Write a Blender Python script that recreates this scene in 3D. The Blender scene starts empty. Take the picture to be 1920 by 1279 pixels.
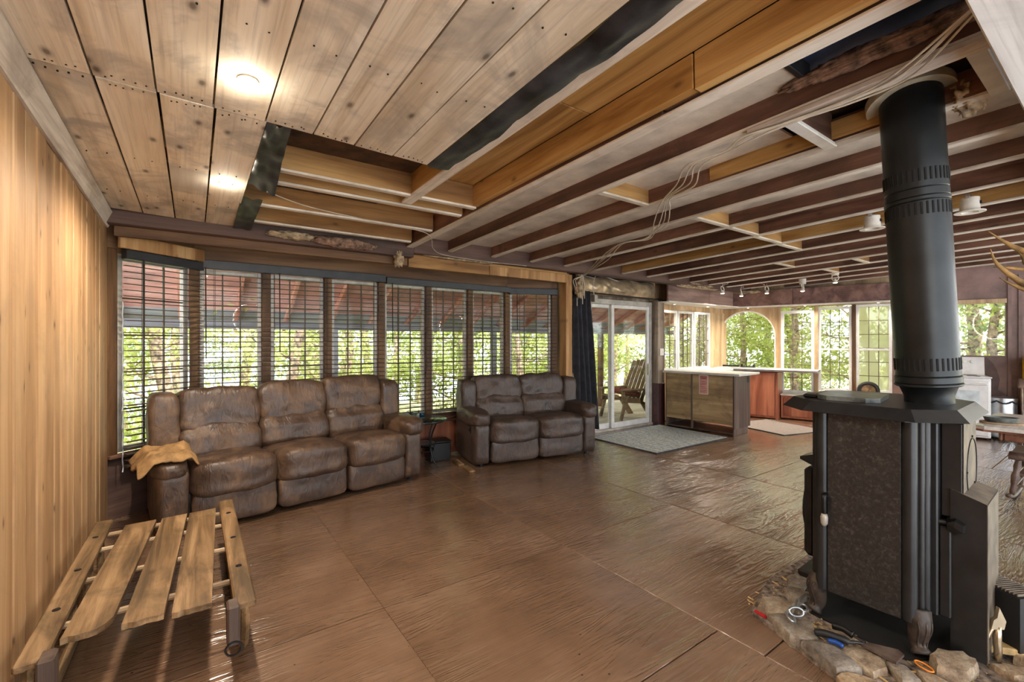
import bpy, math, random
from mathutils import Vector, Matrix, noise

# ------------------------------------------------------------------ camera, world, light
scene = bpy.context.scene
col = scene.collection
RND = random.Random(11)
YAW = math.atan2(600, 845)
cam_d = bpy.data.cameras.new('camera'); cam = bpy.data.objects.new('camera', cam_d); col.objects.link(cam)
cam.location = (0, 0, 1.45); cam.rotation_euler = (math.pi / 2, 0, -YAW)
cam_d.sensor_width = 36; cam_d.lens = 36 * 845 / 1920; cam_d.clip_start = 0.02; cam_d.clip_end = 300
scene.camera = cam
scene.view_settings.view_transform = 'Standard'
try: scene.view_settings.look = 'None'
except Exception: pass
scene.view_settings.gamma = 1.0; scene.view_settings.use_curve_mapping = False
scene.view_settings.exposure = 1.1
try:
    scene.cycles.use_denoising = True
    scene.cycles.max_bounces = 5; scene.cycles.diffuse_bounces = 3; scene.cycles.glossy_bounces = 2; scene.cycles.transmission_bounces = 2; scene.cycles.transparent_max_bounces = 8
    scene.cycles.caustics_reflective = False; scene.cycles.caustics_refractive = False
    scene.cycles.sample_clamp_indirect = 8
    scene.cycles.use_adaptive_sampling = True; scene.cycles.adaptive_threshold = 0.07; scene.cycles.adaptive_min_samples = 16
except Exception: pass
SKY = 2.0
world = bpy.data.worlds.new('world'); scene.world = world; world.use_nodes = True
wn = world.node_tree; bgn = wn.nodes['Background']
bgn.inputs['Color'].default_value = (0.90, 0.95, 1.0, 1); bgn.inputs['Strength'].default_value = SKY
sun_d = bpy.data.lights.new('sun', 'SUN'); sun_d.energy = 4.6; sun_d.angle = 0.09; sun_d.color = (1, .95, .86)
sun = bpy.data.objects.new('sun', sun_d); col.objects.link(sun)
sun.rotation_euler = (math.radians(38), math.radians(14), 0)
WARM = (1.0, 0.88, 0.72)
DOWN_W, BULB_W, FILL_W = 40.0, 34.0, 150.0  # last value powers the added lanterns out of view

# ------------------------------------------------------------------ mesh helpers
def ident(): return Matrix.Identity(4)
def T(x, y, z): return Matrix.Translation((x, y, z))
def RZ(a): return Matrix.Rotation(a, 4, 'Z')
def RX(a): return Matrix.Rotation(a, 4, 'X')
def RY(a): return Matrix.Rotation(a, 4, 'Y')
rad = math.radians

class MB:
    def __init__(s): s.v = []; s.f = []
    def add(s, vs, fs, M=None):
        o = len(s.v)
        for p in vs:
            p = Vector(p)
            if M is not None: p = M @ p
            s.v.append(tuple(p))
        for f in fs: s.f.append(tuple(i + o for i in f))
        return s
    def box(s, x0, x1, y0, y1, z0, z1, M=None):
        vs = [(x, y, z) for z in (z0, z1) for y in (y0, y1) for x in (x0, x1)]
        return s.add(vs, [(0, 2, 3, 1), (4, 5, 7, 6), (0, 1, 5, 4), (2, 6, 7, 3), (0, 4, 6, 2), (1, 3, 7, 5)], M)
    def cbox(s, x0, x1, y0, y1, z0, z1, c=0.006, M=None):
        c = min(c, (x1 - x0) * .4, (y1 - y0) * .4, (z1 - z0) * .4)
        X = (x0, x1); Y = (y0, y1); Z = (z0, z1); vs = []; idx = {}
        for i in (0, 1):
            for j in (0, 1):
                for k in (0, 1):
                    sx, sy, sz = (1 - 2 * i) * c, (1 - 2 * j) * c, (1 - 2 * k) * c
                    for a in range(3):
                        idx[(i, j, k, a)] = len(vs)
                        vs.append((X[i] + (0 if a == 0 else sx), Y[j] + (0 if a == 1 else sy), Z[k] + (0 if a == 2 else sz)))
        fs = []
        for i in (0, 1): fs.append([idx[(i, j, k, 0)] for j, k in ((0, 0), (1, 0), (1, 1), (0, 1))][::(1 if i else -1)])
        for j in (0, 1): fs.append([idx[(i, j, k, 1)] for i, k in ((0, 0), (1, 0), (1, 1), (0, 1))][::(-1 if j else 1)])
        for k in (0, 1): fs.append([idx[(i, j, k, 2)] for i, j in ((0, 0), (1, 0), (1, 1), (0, 1))][::(1 if k else -1)])
        for i in (0, 1):
            for j in (0, 1): fs.append([idx[(i, j, 0, 0)], idx[(i, j, 1, 0)], idx[(i, j, 1, 1)], idx[(i, j, 0, 1)]])
            for k in (0, 1): fs.append([idx[(i, 0, k, 0)], idx[(i, 1, k, 0)], idx[(i, 1, k, 2)], idx[(i, 0, k, 2)]])
        for j in (0, 1):
            for k in (0, 1): fs.append([idx[(0, j, k, 1)], idx[(1, j, k, 1)], idx[(1, j, k, 2)], idx[(0, j, k, 2)]])
        for i in (0, 1):
            for j in (0, 1):
                for k in (0, 1): fs.append([idx[(i, j, k, a)] for a in range(3)])
        return s.add(vs, fs, M)
    def prism(s, poly, z0, z1, M=None, top=None):
        n = len(poly); top = top or poly
        vs = [(x, y, z0) for x, y in poly] + [(x, y, z1) for x, y in top]
        fs = [tuple(range(n))[::-1], tuple(range(n, 2 * n))] + [(i, (i + 1) % n, n + (i + 1) % n, n + i) for i in range(n)]
        return s.add(vs, fs, M)
    def tube(s, pts, r, n=8, closed=False, M=None):
        pts = [Vector(p) for p in pts]; m = len(pts)
        rr = r if isinstance(r, (list, tuple)) else [r] * m
        tan = []
        for i in range(m):
            a = pts[(i - 1) % m] if (closed or i > 0) else pts[i]
            b = pts[(i + 1) % m] if (closed or i < m - 1) else pts[i]
            d = b - a; tan.append(d.normalized() if d.length > 1e-9 else Vector((0, 0, 1)))
        up = Vector((0, 0, 1)) if abs(tan[0].z) < .9 else Vector((1, 0, 0))
        u = tan[0].cross(up).normalized(); vs = []; fs = []
        for i in range(m):
            u = (u - tan[i] * u.dot(tan[i]))
            u = u.normalized() if u.length > 1e-6 else tan[i].orthogonal().normalized()
            w = tan[i].cross(u)
            for k in range(n):
                a = 2 * math.pi * k / n
                vs.append(pts[i] + (u * math.cos(a) + w * math.sin(a)) * rr[i])
        for i in range(m if closed else m - 1):
            j = (i + 1) % m
            for k in range(n):
                fs.append((i * n + k, i * n + (k + 1) % n, j * n + (k + 1) % n, j * n + k))
        if not closed:
            fs.append(tuple(range(n))[::-1]); fs.append(tuple((m - 1) * n + k for k in range(n)))
        return s.add(vs, fs, M)
    def lathe(s, prof, n=24, M=None):
        vs = []; fs = []; m = len(prof)
        for r, z in prof:
            for k in range(n):
                a = 2 * math.pi * k / n; vs.append((r * math.cos(a), r * math.sin(a), z))
        for i in range(m - 1):
            for k in range(n):
                fs.append((i * n + k, i * n + (k + 1) % n, (i + 1) * n + (k + 1) % n, (i + 1) * n + k))
        if prof[0][0] > 1e-4: fs.append(tuple(range(n))[::-1])
        if prof[-1][0] > 1e-4: fs.append(tuple((m - 1) * n + k for k in range(n)))
        return s.add(vs, fs, M)
    def pillow(s, c, d, k=4.5, n=9, fn=None, M=None):
        """rounded soft box centred at c with full sizes d"""
        vs = []; fs = []; key = {}
        def vid(p):
            q = tuple(round(x, 5) for x in p)
            if q not in key:
                key[q] = len(vs); P = Vector(p)
                L = sum(abs(x) ** k for x in P) ** (1 / k)
                P = P / L
                Q = Vector((P.x * d[0] / 2, P.y * d[1] / 2, P.z * d[2] / 2))
                if fn: Q = fn(Q, P)
                vs.append(Q + Vector(c))
            return key[q]
        for ax in range(3):
            for sg in (-1, 1):
                for i in range(n):
                    for j in range(n):
                        cs = []
                        for di, dj in ((0, 0), (1, 0), (1, 1), (0, 1)):
                            p = [0, 0, 0]; p[ax] = sg
                            p[(ax + 1) % 3] = -1 + 2 * (i + di) / n; p[(ax + 2) % 3] = -1 + 2 * (j + dj) / n
                            cs.append(vid(p))
                        fs.append(cs if sg > 0 else cs[::-1])
        return s.add(vs, fs, M)
    def grid(s, fn, nu, nv, M=None):
        vs = [fn(i / nu, j / nv) for j in range(nv + 1) for i in range(nu + 1)]
        w = nu + 1
        return s.add(vs, [(j * w + i, j * w + i + 1, (j + 1) * w + i + 1, (j + 1) * w + i) for j in range(nv) for i in range(nu)], M)
    def mesh(s, name, mt, smooth=False):
        me = bpy.data.meshes.new(name); me.from_pydata(s.v, [], s.f); me.validate(); me.update()
        if smooth:
            for p in me.polygons: p.use_smooth = True
            if smooth == 'auto':
                try: me.set_sharp_from_angle(angle=rad(40))
                except Exception: pass
        if mt: me.materials.append(mt)
        return me
    def build(s, name, mt, parent=None, loc=None, rot=None, smooth=False, M=None):
        return link(name, s.mesh(name, mt, smooth), parent, loc, rot, M)

def link(name, me, parent=None, loc=None, rot=None, M=None):
    o = bpy.data.objects.new(name, me); col.objects.link(o)
    if parent: o.parent = parent
    if M is not None: o.matrix_local = M
    if loc is not None: o.location = loc
    if rot is not None: o.rotation_euler = rot
    return o
def tag(o, label=None, cat=None, group=None, kind=None):
    if label: o['label'] = label
    if cat: o['category'] = cat
    if group: o['group'] = group
    if kind: o['kind'] = kind
    return o
def empty(name, loc=(0, 0, 0), rz=0, label=None, cat=None, group=None, kind=None):
    o = bpy.data.objects.new(name, None); col.objects.link(o); o.location = loc; o.rotation_euler = (0, 0, rz)
    o.empty_display_size = .1
    return tag(o, label, cat, group, kind)
def struct(o, label=None): return tag(o, label, None, None, 'structure')
def copy_tree(o, parent=None):
    c = o.copy(); col.objects.link(c); c.parent = parent
    for ch in list(o.children): copy_tree(ch, c)
    return c
def lerp(a, b, t): return a + (b - a) * t
def bez(pts, n=12):
    """Catmull-Rom through pts"""
    P = [Vector(p) for p in pts]; P = [P[0] * 2 - P[1]] + P + [P[-1] * 2 - P[-2]]; out = []
    for i in range(1, len(P) - 2):
        for k in range(n):
            t = k / n; a, b, c, d = P[i - 1], P[i], P[i + 1], P[i + 2]
            out.append(.5 * ((2 * b) + (c - a) * t + (2 * a - 5 * b + 4 * c - d) * t * t + (3 * b - a - 3 * c + d) * t ** 3))
    out.append(P[-2]); return out

# ------------------------------------------------------------------ materials
def lin(c):
    def f(x):
        x /= 255.0
        return x / 12.92 if x <= .04045 else ((x + .055) / 1.055) ** 2.4
    return (f(c[0]), f(c[1]), f(c[2]), 1)
class NT:
    def __init__(s, name):
        s.m = bpy.data.materials.new(name); s.m.use_nodes = True; s.t = s.m.node_tree
        s.b = s.t.nodes['Principled BSDF']; s.out = s.t.nodes['Material Output']
    def n(s, ty, ins=None, **kw):
        x = s.t.nodes.new(ty)
        for k, v in kw.items(): setattr(x, k, v)
        for k, v in (ins or {}).items():
            if isinstance(v, bpy.types.NodeSocket): s.t.links.new(v, x.inputs[k])
            else: x.inputs[k].default_value = v
        return x
    def l(s, a, b): s.t.links.new(a, b)
    def ramp(s, fac, stops):
        x = s.t.nodes.new('ShaderNodeValToRGB'); e = x.color_ramp.elements
        while len(e) < len(stops): e.new(.5)
        for q, (p, c) in zip(e, stops): q.position = p; q.color = c if len(c) == 4 else lin(c)
        s.l(fac, x.inputs['Fac']); return x.outputs['Color']
    def mix(s, fac, a, b, mode='MIX'):
        x = s.t.nodes.new('ShaderNodeMix'); x.data_type = 'RGBA'; x.blend_type = mode
        for sock, v in ((x.inputs[0], fac), (x.inputs[6], a), (x.inputs[7], b)):
            if isinstance(v, bpy.types.NodeSocket): s.l(v, sock)
            else: sock.default_value = v
        return x.outputs[2]
    def math(s, op, a, b=0.0):
        x = s.t.nodes.new('ShaderNodeMath'); x.operation = op
        for i, v in enumerate((a, b)):
            if isinstance(v, bpy.types.NodeSocket): s.l(v, x.inputs[i])
            else: x.inputs[i].default_value = v
        return x.outputs[0]
    def coords(s, scale=(1, 1, 1), rnd=True, gen='Object'):
        tc = s.n('ShaderNodeTexCoord')
        v = tc.outputs[gen]
        if rnd:
            oi = s.n('ShaderNodeObjectInfo')
            mu = s.n('ShaderNodeVectorMath', operation='SCALE', ins={0: (37.0, 23.0, 51.0)}); s.l(oi.outputs['Random'], mu.inputs['Scale'])
            ad = s.n('ShaderNodeVectorMath', operation='ADD', ins={0: v, 1: mu.outputs[0]}); v = ad.outputs[0]
        mp = s.n('ShaderNodeMapping', ins={'Vector': v, 'Scale': scale}); return mp.outputs[0]
    def noise(s, vec, scale, detail=5, rough=.55, dist=0.0):
        return s.n('ShaderNodeTexNoise', ins={'Vector': vec, 'Scale': scale, 'Detail': detail, 'Roughness': rough, 'Distortion': dist}).outputs['Fac']
    def bump(s, h, strength=.3, dist=.01, prev=None):
        x = s.n('ShaderNodeBump', ins={'Height': h, 'Strength': strength, 'Distance': dist})
        if prev is not None: s.l(prev, x.inputs['Normal'])
        return x.outputs['Normal']
    def done(s, color=None, rough=None, normal=None, metal=None, spec=None):
        b = s.b
        for k, v in (('Base Color', color), ('Roughness', rough), ('Metallic', metal), ('Specular IOR Level', spec)):
            if v is None: continue
            if isinstance(v, bpy.types.NodeSocket): s.l(v, b.inputs[k])
            else: b.inputs[k].default_value = (lin(v) if k == 'Base Color' and len(v) == 3 else v)
        if normal is not None: s.l(normal, b.inputs['Normal'])
        return s.m

KNOT = {'pine_plank_honey': .9}
THIN = {'pine_board_pale': 2, 'pine_plank_honey': 0, 'golden_joist_wood': 0, 'golden_cross_wood': 1, 'stained_joist_wood': 0, 'stained_cross_wood': 1, 'sled_worn_wood': 2, 'soffit_brown_board': 0, 'cabinet_plywood': 0, 'framing_post_wood': 1}
def wood(name, c_dark, c_mid, c_light, axis=1, rough=.7, bump=.25, knots=.6, stain=None, stain_amt=.5, var=.18, grain=1.0):
    q = NT(name)
    st = [5.0, 5.0, 5.0]; st[axis] = .5
    v = q.coords(tuple(st)); a = q.noise(v, 1.2 * grain, 6, .6, .6)
    sf = [70.0, 70.0, 70.0]; sf[axis] = 1.6
    v2 = q.coords(tuple(sf)); fine = q.noise(v2, 1.0, 3, .6)
    colr = q.ramp(a, [(.36, c_dark), (.5, c_mid), (.64, c_light)])
    colr = q.mix(.3, colr, q.ramp(fine, [(.25, (120, 108, 96)), (.5, (255, 255, 255))]), 'MULTIPLY')
    if stain:
        v3 = q.coords((2.2, 2.2, 2.2)); sn = q.noise(v3, 1.0, 5, .65, .8)
        colr = q.mix(q.math('MULTIPLY', q.ramp(sn, [(.49, (0, 0, 0)), (.64, (255, 255, 255))]), stain_amt), colr, lin(stain))
    if knots:
        sk = [5.2, 5.2, 5.2]; sk[axis] = 2.6
        v4 = q.coords(tuple(sk)); th = THIN.get(name, 2)
        sx_ = q.n('ShaderNodeSeparateXYZ', ins={0: v4}); ax = [k for k in (0, 1, 2) if k != th]
        cv = q.n('ShaderNodeCombineXYZ', ins={0: sx_.outputs[ax[0]], 1: sx_.outputs[ax[1]]})
        vo = q.n('ShaderNodeTexVoronoi', ins={'Vector': cv.outputs[0], 'Scale': KNOT.get(name, .62)}, feature='F1', voronoi_dimensions='2D').outputs['Distance']
        kn = q.ramp(vo, [(.02, (255, 255, 255)), (.045, (170, 170, 170)), (.075, (50, 50, 50)), (.13, (0, 0, 0))])
        colr = q.mix(q.math('MULTIPLY', kn, knots), colr, lin((58, 36, 24)))
    oi = q.n('ShaderNodeObjectInfo')
    val = q.math('ADD', q.math('MULTIPLY', oi.outputs['Random'], var), 1 - var / 2)
    hs = q.n('ShaderNodeHueSaturation', ins={'Color': colr, 'Value': val})
    h = q.math('ADD', q.math('MULTIPLY', a, .6), q.math('MULTIPLY', fine, .4))
    return q.done(hs.outputs[0], rough, q.bump(h, bump, .008))
def plain(name, c, rough=.5, metal=0.0, nz=.06, nscale=8, bump=0.0, spec=None, bscale=60):
    q = NT(name); v = q.coords((1, 1, 1)); f = q.noise(v, nscale, 5, .6)
    k0 = tuple(max(0, x * (1 - nz * 2.5)) for x in c); k1 = tuple(min(255, x * (1 + nz * 2)) for x in c)
    colr = q.ramp(f, [(.3, k0), (.7, k1)])
    nm = q.bump(q.noise(v, bscale, 4, .6), bump, .004) if bump else None
    return q.done(colr, rough, nm, metal, spec)
def emis(name, c, s):
    q = NT(name); q.b.inputs['Emission Color'].default_value = (*c, 1); q.b.inputs['Emission Strength'].default_value = s
    q.b.inputs['Base Color'].default_value = (*c, 1); return q.m

W_BOARD = wood('pine_board_pale', (206, 188, 162), (230, 216, 194), (242, 233, 216), 1, .75, .15, .75, (150, 144, 138), .6, .12)
W_WALL = wood('pine_plank_honey', (160, 121, 82), (180, 141, 100), (194, 157, 116), 2, .55, .18, .7, (134, 108, 84), .3, .16)
W_GOLD_Y = wood('golden_joist_wood', (140, 98, 48), (180, 136, 76), (204, 164, 104), 1, .65, .2, .6, None, 0, .14)
W_GOLD_X = wood('golden_cross_wood', (122, 84, 44), (164, 120, 68), (190, 148, 92), 0, .65, .2, .6, None, 0, .2)
W_BROWN_Y = wood('stained_joist_wood', (74, 47, 36), (110, 74, 58), (140, 100, 80), 1, .6, .25, .6, (62, 44, 38), .5, .3)
W_BROWN_X = wood('stained_cross_wood', (72, 48, 38), (112, 78, 62), (140, 104, 84), 0, .6, .25, .6, (62, 44, 38), .5, .25)
W_RIM = wood('dark_rim_wood', (58, 42, 37), (88, 66, 58), (112, 86, 76), 0, .65, .2, .3, None, 0, .1)
W_STRIP = wood('pale_joist_edge', (200, 186, 170), (230, 220, 206), (240, 234, 226), 1, .6, .15, .15, (150, 130, 112), .4, .1)
W_STRIPX = wood('pale_cross_edge', (200, 186, 170), (230, 220, 206), (240, 234, 226), 0, .6, .15, .15, (150, 130, 112), .4, .1)
W_HEAD = wood('header_brown_board', (78, 53, 34), (114, 82, 54), (140, 106, 74), 0, .65, .2, .4, None, 0, .1)
W_TRIM = wood('whitewashed_trim', (176, 160, 146), (218, 206, 194), (234, 226, 216), 1, .7, .3, .2, (120, 104, 92), .4, .05)
W_POST = wood('framing_post_wood', (140, 98, 56), (188, 142, 92), (210, 170, 120), 2, .7, .2, .5, None, 0, .15)
W_MULL = wood('window_post_wood', (74, 48, 24), (112, 78, 42), (140, 104, 62), 2, .6, .2, .2, None, 0, .15)
W_GREY = wood('weathered_post_wood', (90, 78, 68), (140, 124, 108), (172, 156, 138), 2, .75, .3, .3, (84, 62, 52), .5, .1)
W_SLED = wood('sled_worn_wood', (84, 64, 40), (134, 104, 70), (168, 136, 98), 1, .6, .7, .6, (78, 62, 36), .65, .18, 2.2)
W_SLEDX = wood('sled_bar_wood', (130, 104, 76), (186, 158, 124), (214, 190, 158), 0, .6, .3, .2, None, 0, .1)
W_PLY = wood('cabinet_plywood', (134, 108, 78), (172, 144, 106), (192, 166, 128), 1, .6, .12, .3, (98, 80, 66), .45, .08)
W_CABEND = wood('cabinet_end_brown', (58, 46, 40), (84, 68, 60), (108, 92, 82), 2, .5, .15, .1, None, 0, .05)
W_RED = wood('red_cabinet_wood', (124, 68, 46), (156, 92, 66), (178, 114, 84), 2, .5, .12, .2, None, 0, .1)
W_SOFF = wood('soffit_brown_board', (84, 58, 52), (122, 90, 82), (146, 112, 102), 1, .55, .15, .35, (150, 110, 84), .35, .08)
W_SOFFX = wood('soffit_brown_board_cross', (96, 72, 66), (140, 112, 104), (166, 138, 128), 0, .6, .15, .35, (120, 92, 82), .35, .08)
W_PORCH = wood('red_porch_board', (190, 134, 122), (216, 166, 154), (230, 192, 182), 0, .7, .15, .2, (150, 122, 120), .5, .2)
W_RAFT = wood('porch_rafter_wood', (168, 104, 84), (206, 146, 124), (222, 174, 152), 1, .7, .15, .2, None, 0, .2)
W_DECK = wood('grey_deck_board', (164, 152, 142), (200, 188, 178), (216, 206, 196), 0, .75, .2, .2, None, 0, .2)
W_TAN = wood('wall_ochre_panel', (148, 120, 84), (186, 156, 118), (206, 178, 142), 2, .6, .15, .2, (116, 86, 58), .4, .1)
W_CHAIR = wood('rocking_chair_wood', (86, 66, 56), (124, 100, 88), (150, 128, 116), 0, .35, .1, .1, None, 0, .1)
W_TABLE = wood('table_top_wood', (206, 196, 186), (226, 220, 212), (238, 234, 228), 0, .25, .05, 0, None, 0, .02)
W_TABLE_E = wood('table_apron_wood', (96, 58, 42), (126, 82, 62), (150, 104, 82), 0, .4, .1, .1, None, 0, .05)
W_DCHAIR = wood('deck_chair_wood', (96, 76, 56), (136, 112, 86), (160, 136, 108), 0, .7, .2, .2, None, 0, .2)
M_WHITE = plain('white_painted', (224, 220, 214), .45, 0, .03)
M_WHITEFR = plain('white_window_frame', (226, 224, 220), .4, 0, .03)
M_GREYFR = plain('old_aluminium_frame', (186, 180, 170), .4, .2, .06)
M_MUNT = plain('dark_muntin_bar', (92, 84, 66), .5)
M_BLIND = plain('dark_wood_blind_slat', (66, 53, 43), .5, 0, .08)
M_RAIL = plain('blue_black_head_rail', (50, 52, 56), .4, 0, .08)
M_CORD = plain('dark_blind_cord', (46, 38, 32), .8)
M_TAR = plain('black_vapour_sheet', (42, 43, 46), .38, 0, .3, 5, .6, None, 14)
M_STIP = plain('stippled_ceiling_panel', (226, 214, 196), .85, 0, .05, 4, .7, None, 240)
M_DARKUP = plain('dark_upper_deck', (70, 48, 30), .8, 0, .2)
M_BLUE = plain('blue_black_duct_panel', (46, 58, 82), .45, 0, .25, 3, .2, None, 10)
M_INSP = plain('pink_brown_insulation', (126, 100, 84), .95, 0, .2, 24, .6, None, 50)
M_INST = plain('tan_insulation', (164, 144, 116), .95, 0, .15, 20, .5, None, 50)
M_FOIL = plain('kraft_foil_facing', (176, 154, 126), .3, .4, .12, 4, .3, None, 5)
M_WIRE = plain('cream_cable', (206, 196, 180), .5, 0, .05)
M_CURT = plain('charcoal_curtain_cloth', (50, 50, 56), .9, 0, .1, 10, .3, None, 300)
M_BLACK = plain('black_metal', (24, 24, 26), .4, .3)
M_IRON = plain('black_iron', (34, 32, 32), .42, .5, .1, 20, .15, None, 150)
M_PIPE = plain('black_stove_pipe', (33, 36, 38), .36, .35, .1, 6, .08, None, 40)
M_CAST = plain('cast_iron_leg', (72, 62, 56), .5, .4, .15, 20, .4, None, 50)
M_CREAM = plain('cream_ceiling_collar', (206, 200, 176), .5)
M_STEEL = plain('brushed_steel', (176, 178, 180), .3, .85, .06)
M_CHROME = plain('tool_chrome', (196, 178, 150), .25, .9, .06)
M_ENAMEL = plain('white_enamel', (226, 224, 222), .25, 0, .02)
M_LAMP = plain('white_lamp_housing', (224, 218, 208), .4, 0, .04)
M_YEL = plain('yellow_painted_wood', (214, 168, 22), .4, 0, .08)
M_PINKW = plain('pinkish_bent_frame', (196, 160, 140), .5, 0, .05)
M_PURP = plain('taupe_painted_wall', (126, 100, 92), .55, 0, .1, 2.5, .1, None, 60)
M_SHADOWP = plain('painted_wall_shadow', (96, 70, 64), .55, 0, .1)  # shadow beside the range, painted as a darker wall colour
M_TANC = plain('tan_canvas_cloth', (150, 116, 74), .9, 0, .1, 14, .5, None, 220)
M_TILE = plain('slate_tile', (84, 88, 86), .28, 0, .25, 12, .15, None, 30)
M_ANT = plain('antler_bone', (150, 118, 72), .5, 0, .2, 9, .2, None, 40)
M_RUBBER = plain('black_plastic', (26, 26, 28), .5)
M_BLUEP = plain('blue_plastic', (20, 70, 150), .4)
M_REDP = plain('red_plastic', (176, 30, 40), .4)
M_ORANGE = plain('orange_plastic', (232, 130, 30), .4)
M_KRAFT = plain('pale_split_wood', (196, 164, 112), .8, 0, .15)
M_NOTE = plain('pink_notice_paper', (206, 150, 142), .8, 0, .04)
M_NOTEW = plain('white_notice_edge', (224, 214, 204), .8, 0, .02)
M_INK = plain('red_ink', (150, 70, 74), .8)
M_CUSH = plain('red_brown_pattern_cushion', (104, 58, 52), .9, 0, .5, 30)
M_MAT = plain('grey_doormat', (92, 92, 96), .95, 0, .15, 60)
M_ASH = plain('ash_and_grit', (92, 82, 74), .95, 0, .45, 30, 1.0, None, 90)
M_SOOT = plain('sooty_black', (18, 17, 17), .9)
M_KRUB = plain('counter_laminate', (206, 204, 202), .3, 0, .03)
M_EDGE = plain('counter_edge_grey', (108, 100, 98), .4, 0, .08)

def mk_floor():
    q = NT('painted_plywood_floor')
    v = q.coords((.7, 5.0, 5.0)); a = q.noise(v, 1.1, 4, .5, .8)
    rings = q.math('SINE', q.math('MULTIPLY', a, 95.0))
    v2 = q.coords((2.0, 40.0, 40.0)); fine = q.noise(v2, 1.0, 4, .65)
    v3 = q.coords((1.3, 1.3, 1.3)); big = q.noise(v3, 1.0, 4, .6)
    c = q.ramp(big, [(.3, (112, 86, 66)), (.5, (132, 103, 81)), (.72, (152, 123, 101))])
    c = q.mix(.22, c, q.ramp(fine, [(.3, (120, 110, 100)), (.6, (245, 240, 235))]), 'MULTIPLY')
    sp = q.n('ShaderNodeTexVoronoi', ins={'Vector': q.coords((9, 9, 9)), 'Scale': 1.0}).outputs['Distance']
    c = q.mix(q.ramp(sp, [(.03, (255, 255, 255)), (.05, (0, 0, 0))]), c, lin((52, 38, 30)))
    mask = q.ramp(q.noise(q.coords((1.0, 1.0, 1.0)), 1.4, 3, .5), [(.35, (60, 60, 60)), (.65, (255, 255, 255))])
    h = q.math('ADD', q.math('MULTIPLY', q.math('MULTIPLY', rings, .5), mask), q.math('MULTIPLY', fine, 1.3))
    r = q.ramp(fine, [(.2, (62, 62, 62)), (.8, (104, 104, 104))])
    q.b.inputs['Coat Weight'].default_value = 1.0; q.b.inputs['Coat Roughness'].default_value = .2; q.b.inputs['Coat IOR'].default_value = 1.65
    nm = q.bump(h, .5, .006); q.l(nm, q.b.inputs['Coat Normal'])
    return q.done(c, r, nm, None, .6)
M_FLOOR = mk_floor()
def mk_leather(name, c0, c1, c2, rough):
    q = NT(name)
    a = q.noise(q.coords((1, 1, 1)), 4.5, 6, .62, .6)
    c = q.ramp(a, [(.3, c0), (.5, c1), (.72, c2)])
    w = q.noise(q.coords((16, 6, 7)), 1.0, 4, .55, 1.6)
    g = q.noise(q.coords((1, 1, 1)), 160, 3, .6)
    c = q.mix(.3, c, q.ramp(w, [(.34, (130, 122, 118)), (.56, (255, 252, 248))]), 'MULTIPLY')
    n1 = q.bump(w, .6, .014); n2 = q.bump(g, .12, .002, n1)
    return q.done(c, q.ramp(a, [(.3, (int(rough * 255 - 34),) * 3), (.7, (int(rough * 255 + 20),) * 3)]), n2)
M_SOFA = mk_leather('worn_brown_leather', (58, 45, 37), (84, 65, 53), (126, 98, 72), .70)
M_LOVE = mk_leather('brown_suede', (54, 44, 39), (78, 64, 57), (100, 83, 74), .72)
def mk_stovepanel():
    q = NT('mottled_stove_enamel')
    a = q.noise(q.coords((1, 1, 1)), 60, 6, .75, .6)
    c = q.ramp(a, [(.40, (40, 37, 36)), (.54, (52, 49, 47)), (.68, (84, 80, 77))])
    return q.done(c, .42, q.bump(a, .1, .003), .25)
M_STOVEP = mk_stovepanel()
M_STOVE = plain('stove_charcoal_enamel', (42, 42, 43), .34, .3, .1, 8)
M_STOVET = plain('lit_face_and_rib_tan', (110, 98, 84), .5, .3, .12, 10)  # paler stove tone, light painted into its lit faces; also colours the vent ribs
def mk_stone():
    q = NT('hearth_stone'); a = q.noise(q.coords((1, 1, 1)), 9, 7, .65, .4); b = q.noise(q.coords((1, 1, 1)), 60, 4, .7)
    c = q.ramp(a, [(.3, (110, 92, 74)), (.5, (164, 142, 116)), (.7, (204, 186, 158))])
    c = q.mix(.4, c, q.ramp(b, [(.35, (110, 100, 92)), (.6, (250, 245, 240))]), 'MULTIPLY')
    oi = q.n('ShaderNodeObjectInfo'); hs = q.n('ShaderNodeHueSaturation', ins={'Color': c, 'Value': q.math('ADD', q.math('MULTIPLY', oi.outputs['Random'], .5), .75), 'Saturation': q.math('ADD', q.math('MULTIPLY', oi.outputs['Random'], .5), .6)})
    return q.done(hs.outputs[0], .8, q.bump(q.math('ADD', a, q.math('MULTIPLY', b, .5)), .8, .015))
M_STONE = mk_stone()
def mk_rug():
    q = NT('woven_blue_grey_rug'); v = q.coords((1, 1, 1), False)
    a = q.n('ShaderNodeTexVoronoi', ins={'Vector': v, 'Scale': 22.0}, feature='DISTANCE_TO_EDGE').outputs['Distance']
    n = q.noise(v, 9, 5, .6)
    st = q.n('ShaderNodeTexWave', ins={'Vector': v, 'Scale': 3.4, 'Distortion': 5.0, 'Detail': 3.0, 'Detail Scale': 2.5}).outputs['Fac']
    c = q.ramp(a, [(.04, (226, 226, 220)), (.18, (140, 160, 172))])
    c = q.mix(.5, c, q.ramp(st, [(.35, (150, 170, 182)), (.65, (232, 230, 224))]))
    c = q.mix(.25, c, q.ramp(n, [(.3, (150, 160, 165)), (.7, (232, 228, 220))]), 'MULTIPLY')
    return q.done(c, .95, q.bump(a, .6, .006))
M_RUG = mk_rug()
M_RUGG = plain('grey_kitchen_mat', (132, 122, 116), .95, 0, .08, 90, .6, None, 200)
M_RUGE = plain('rug_binding', (70, 72, 74), .9)
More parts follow.
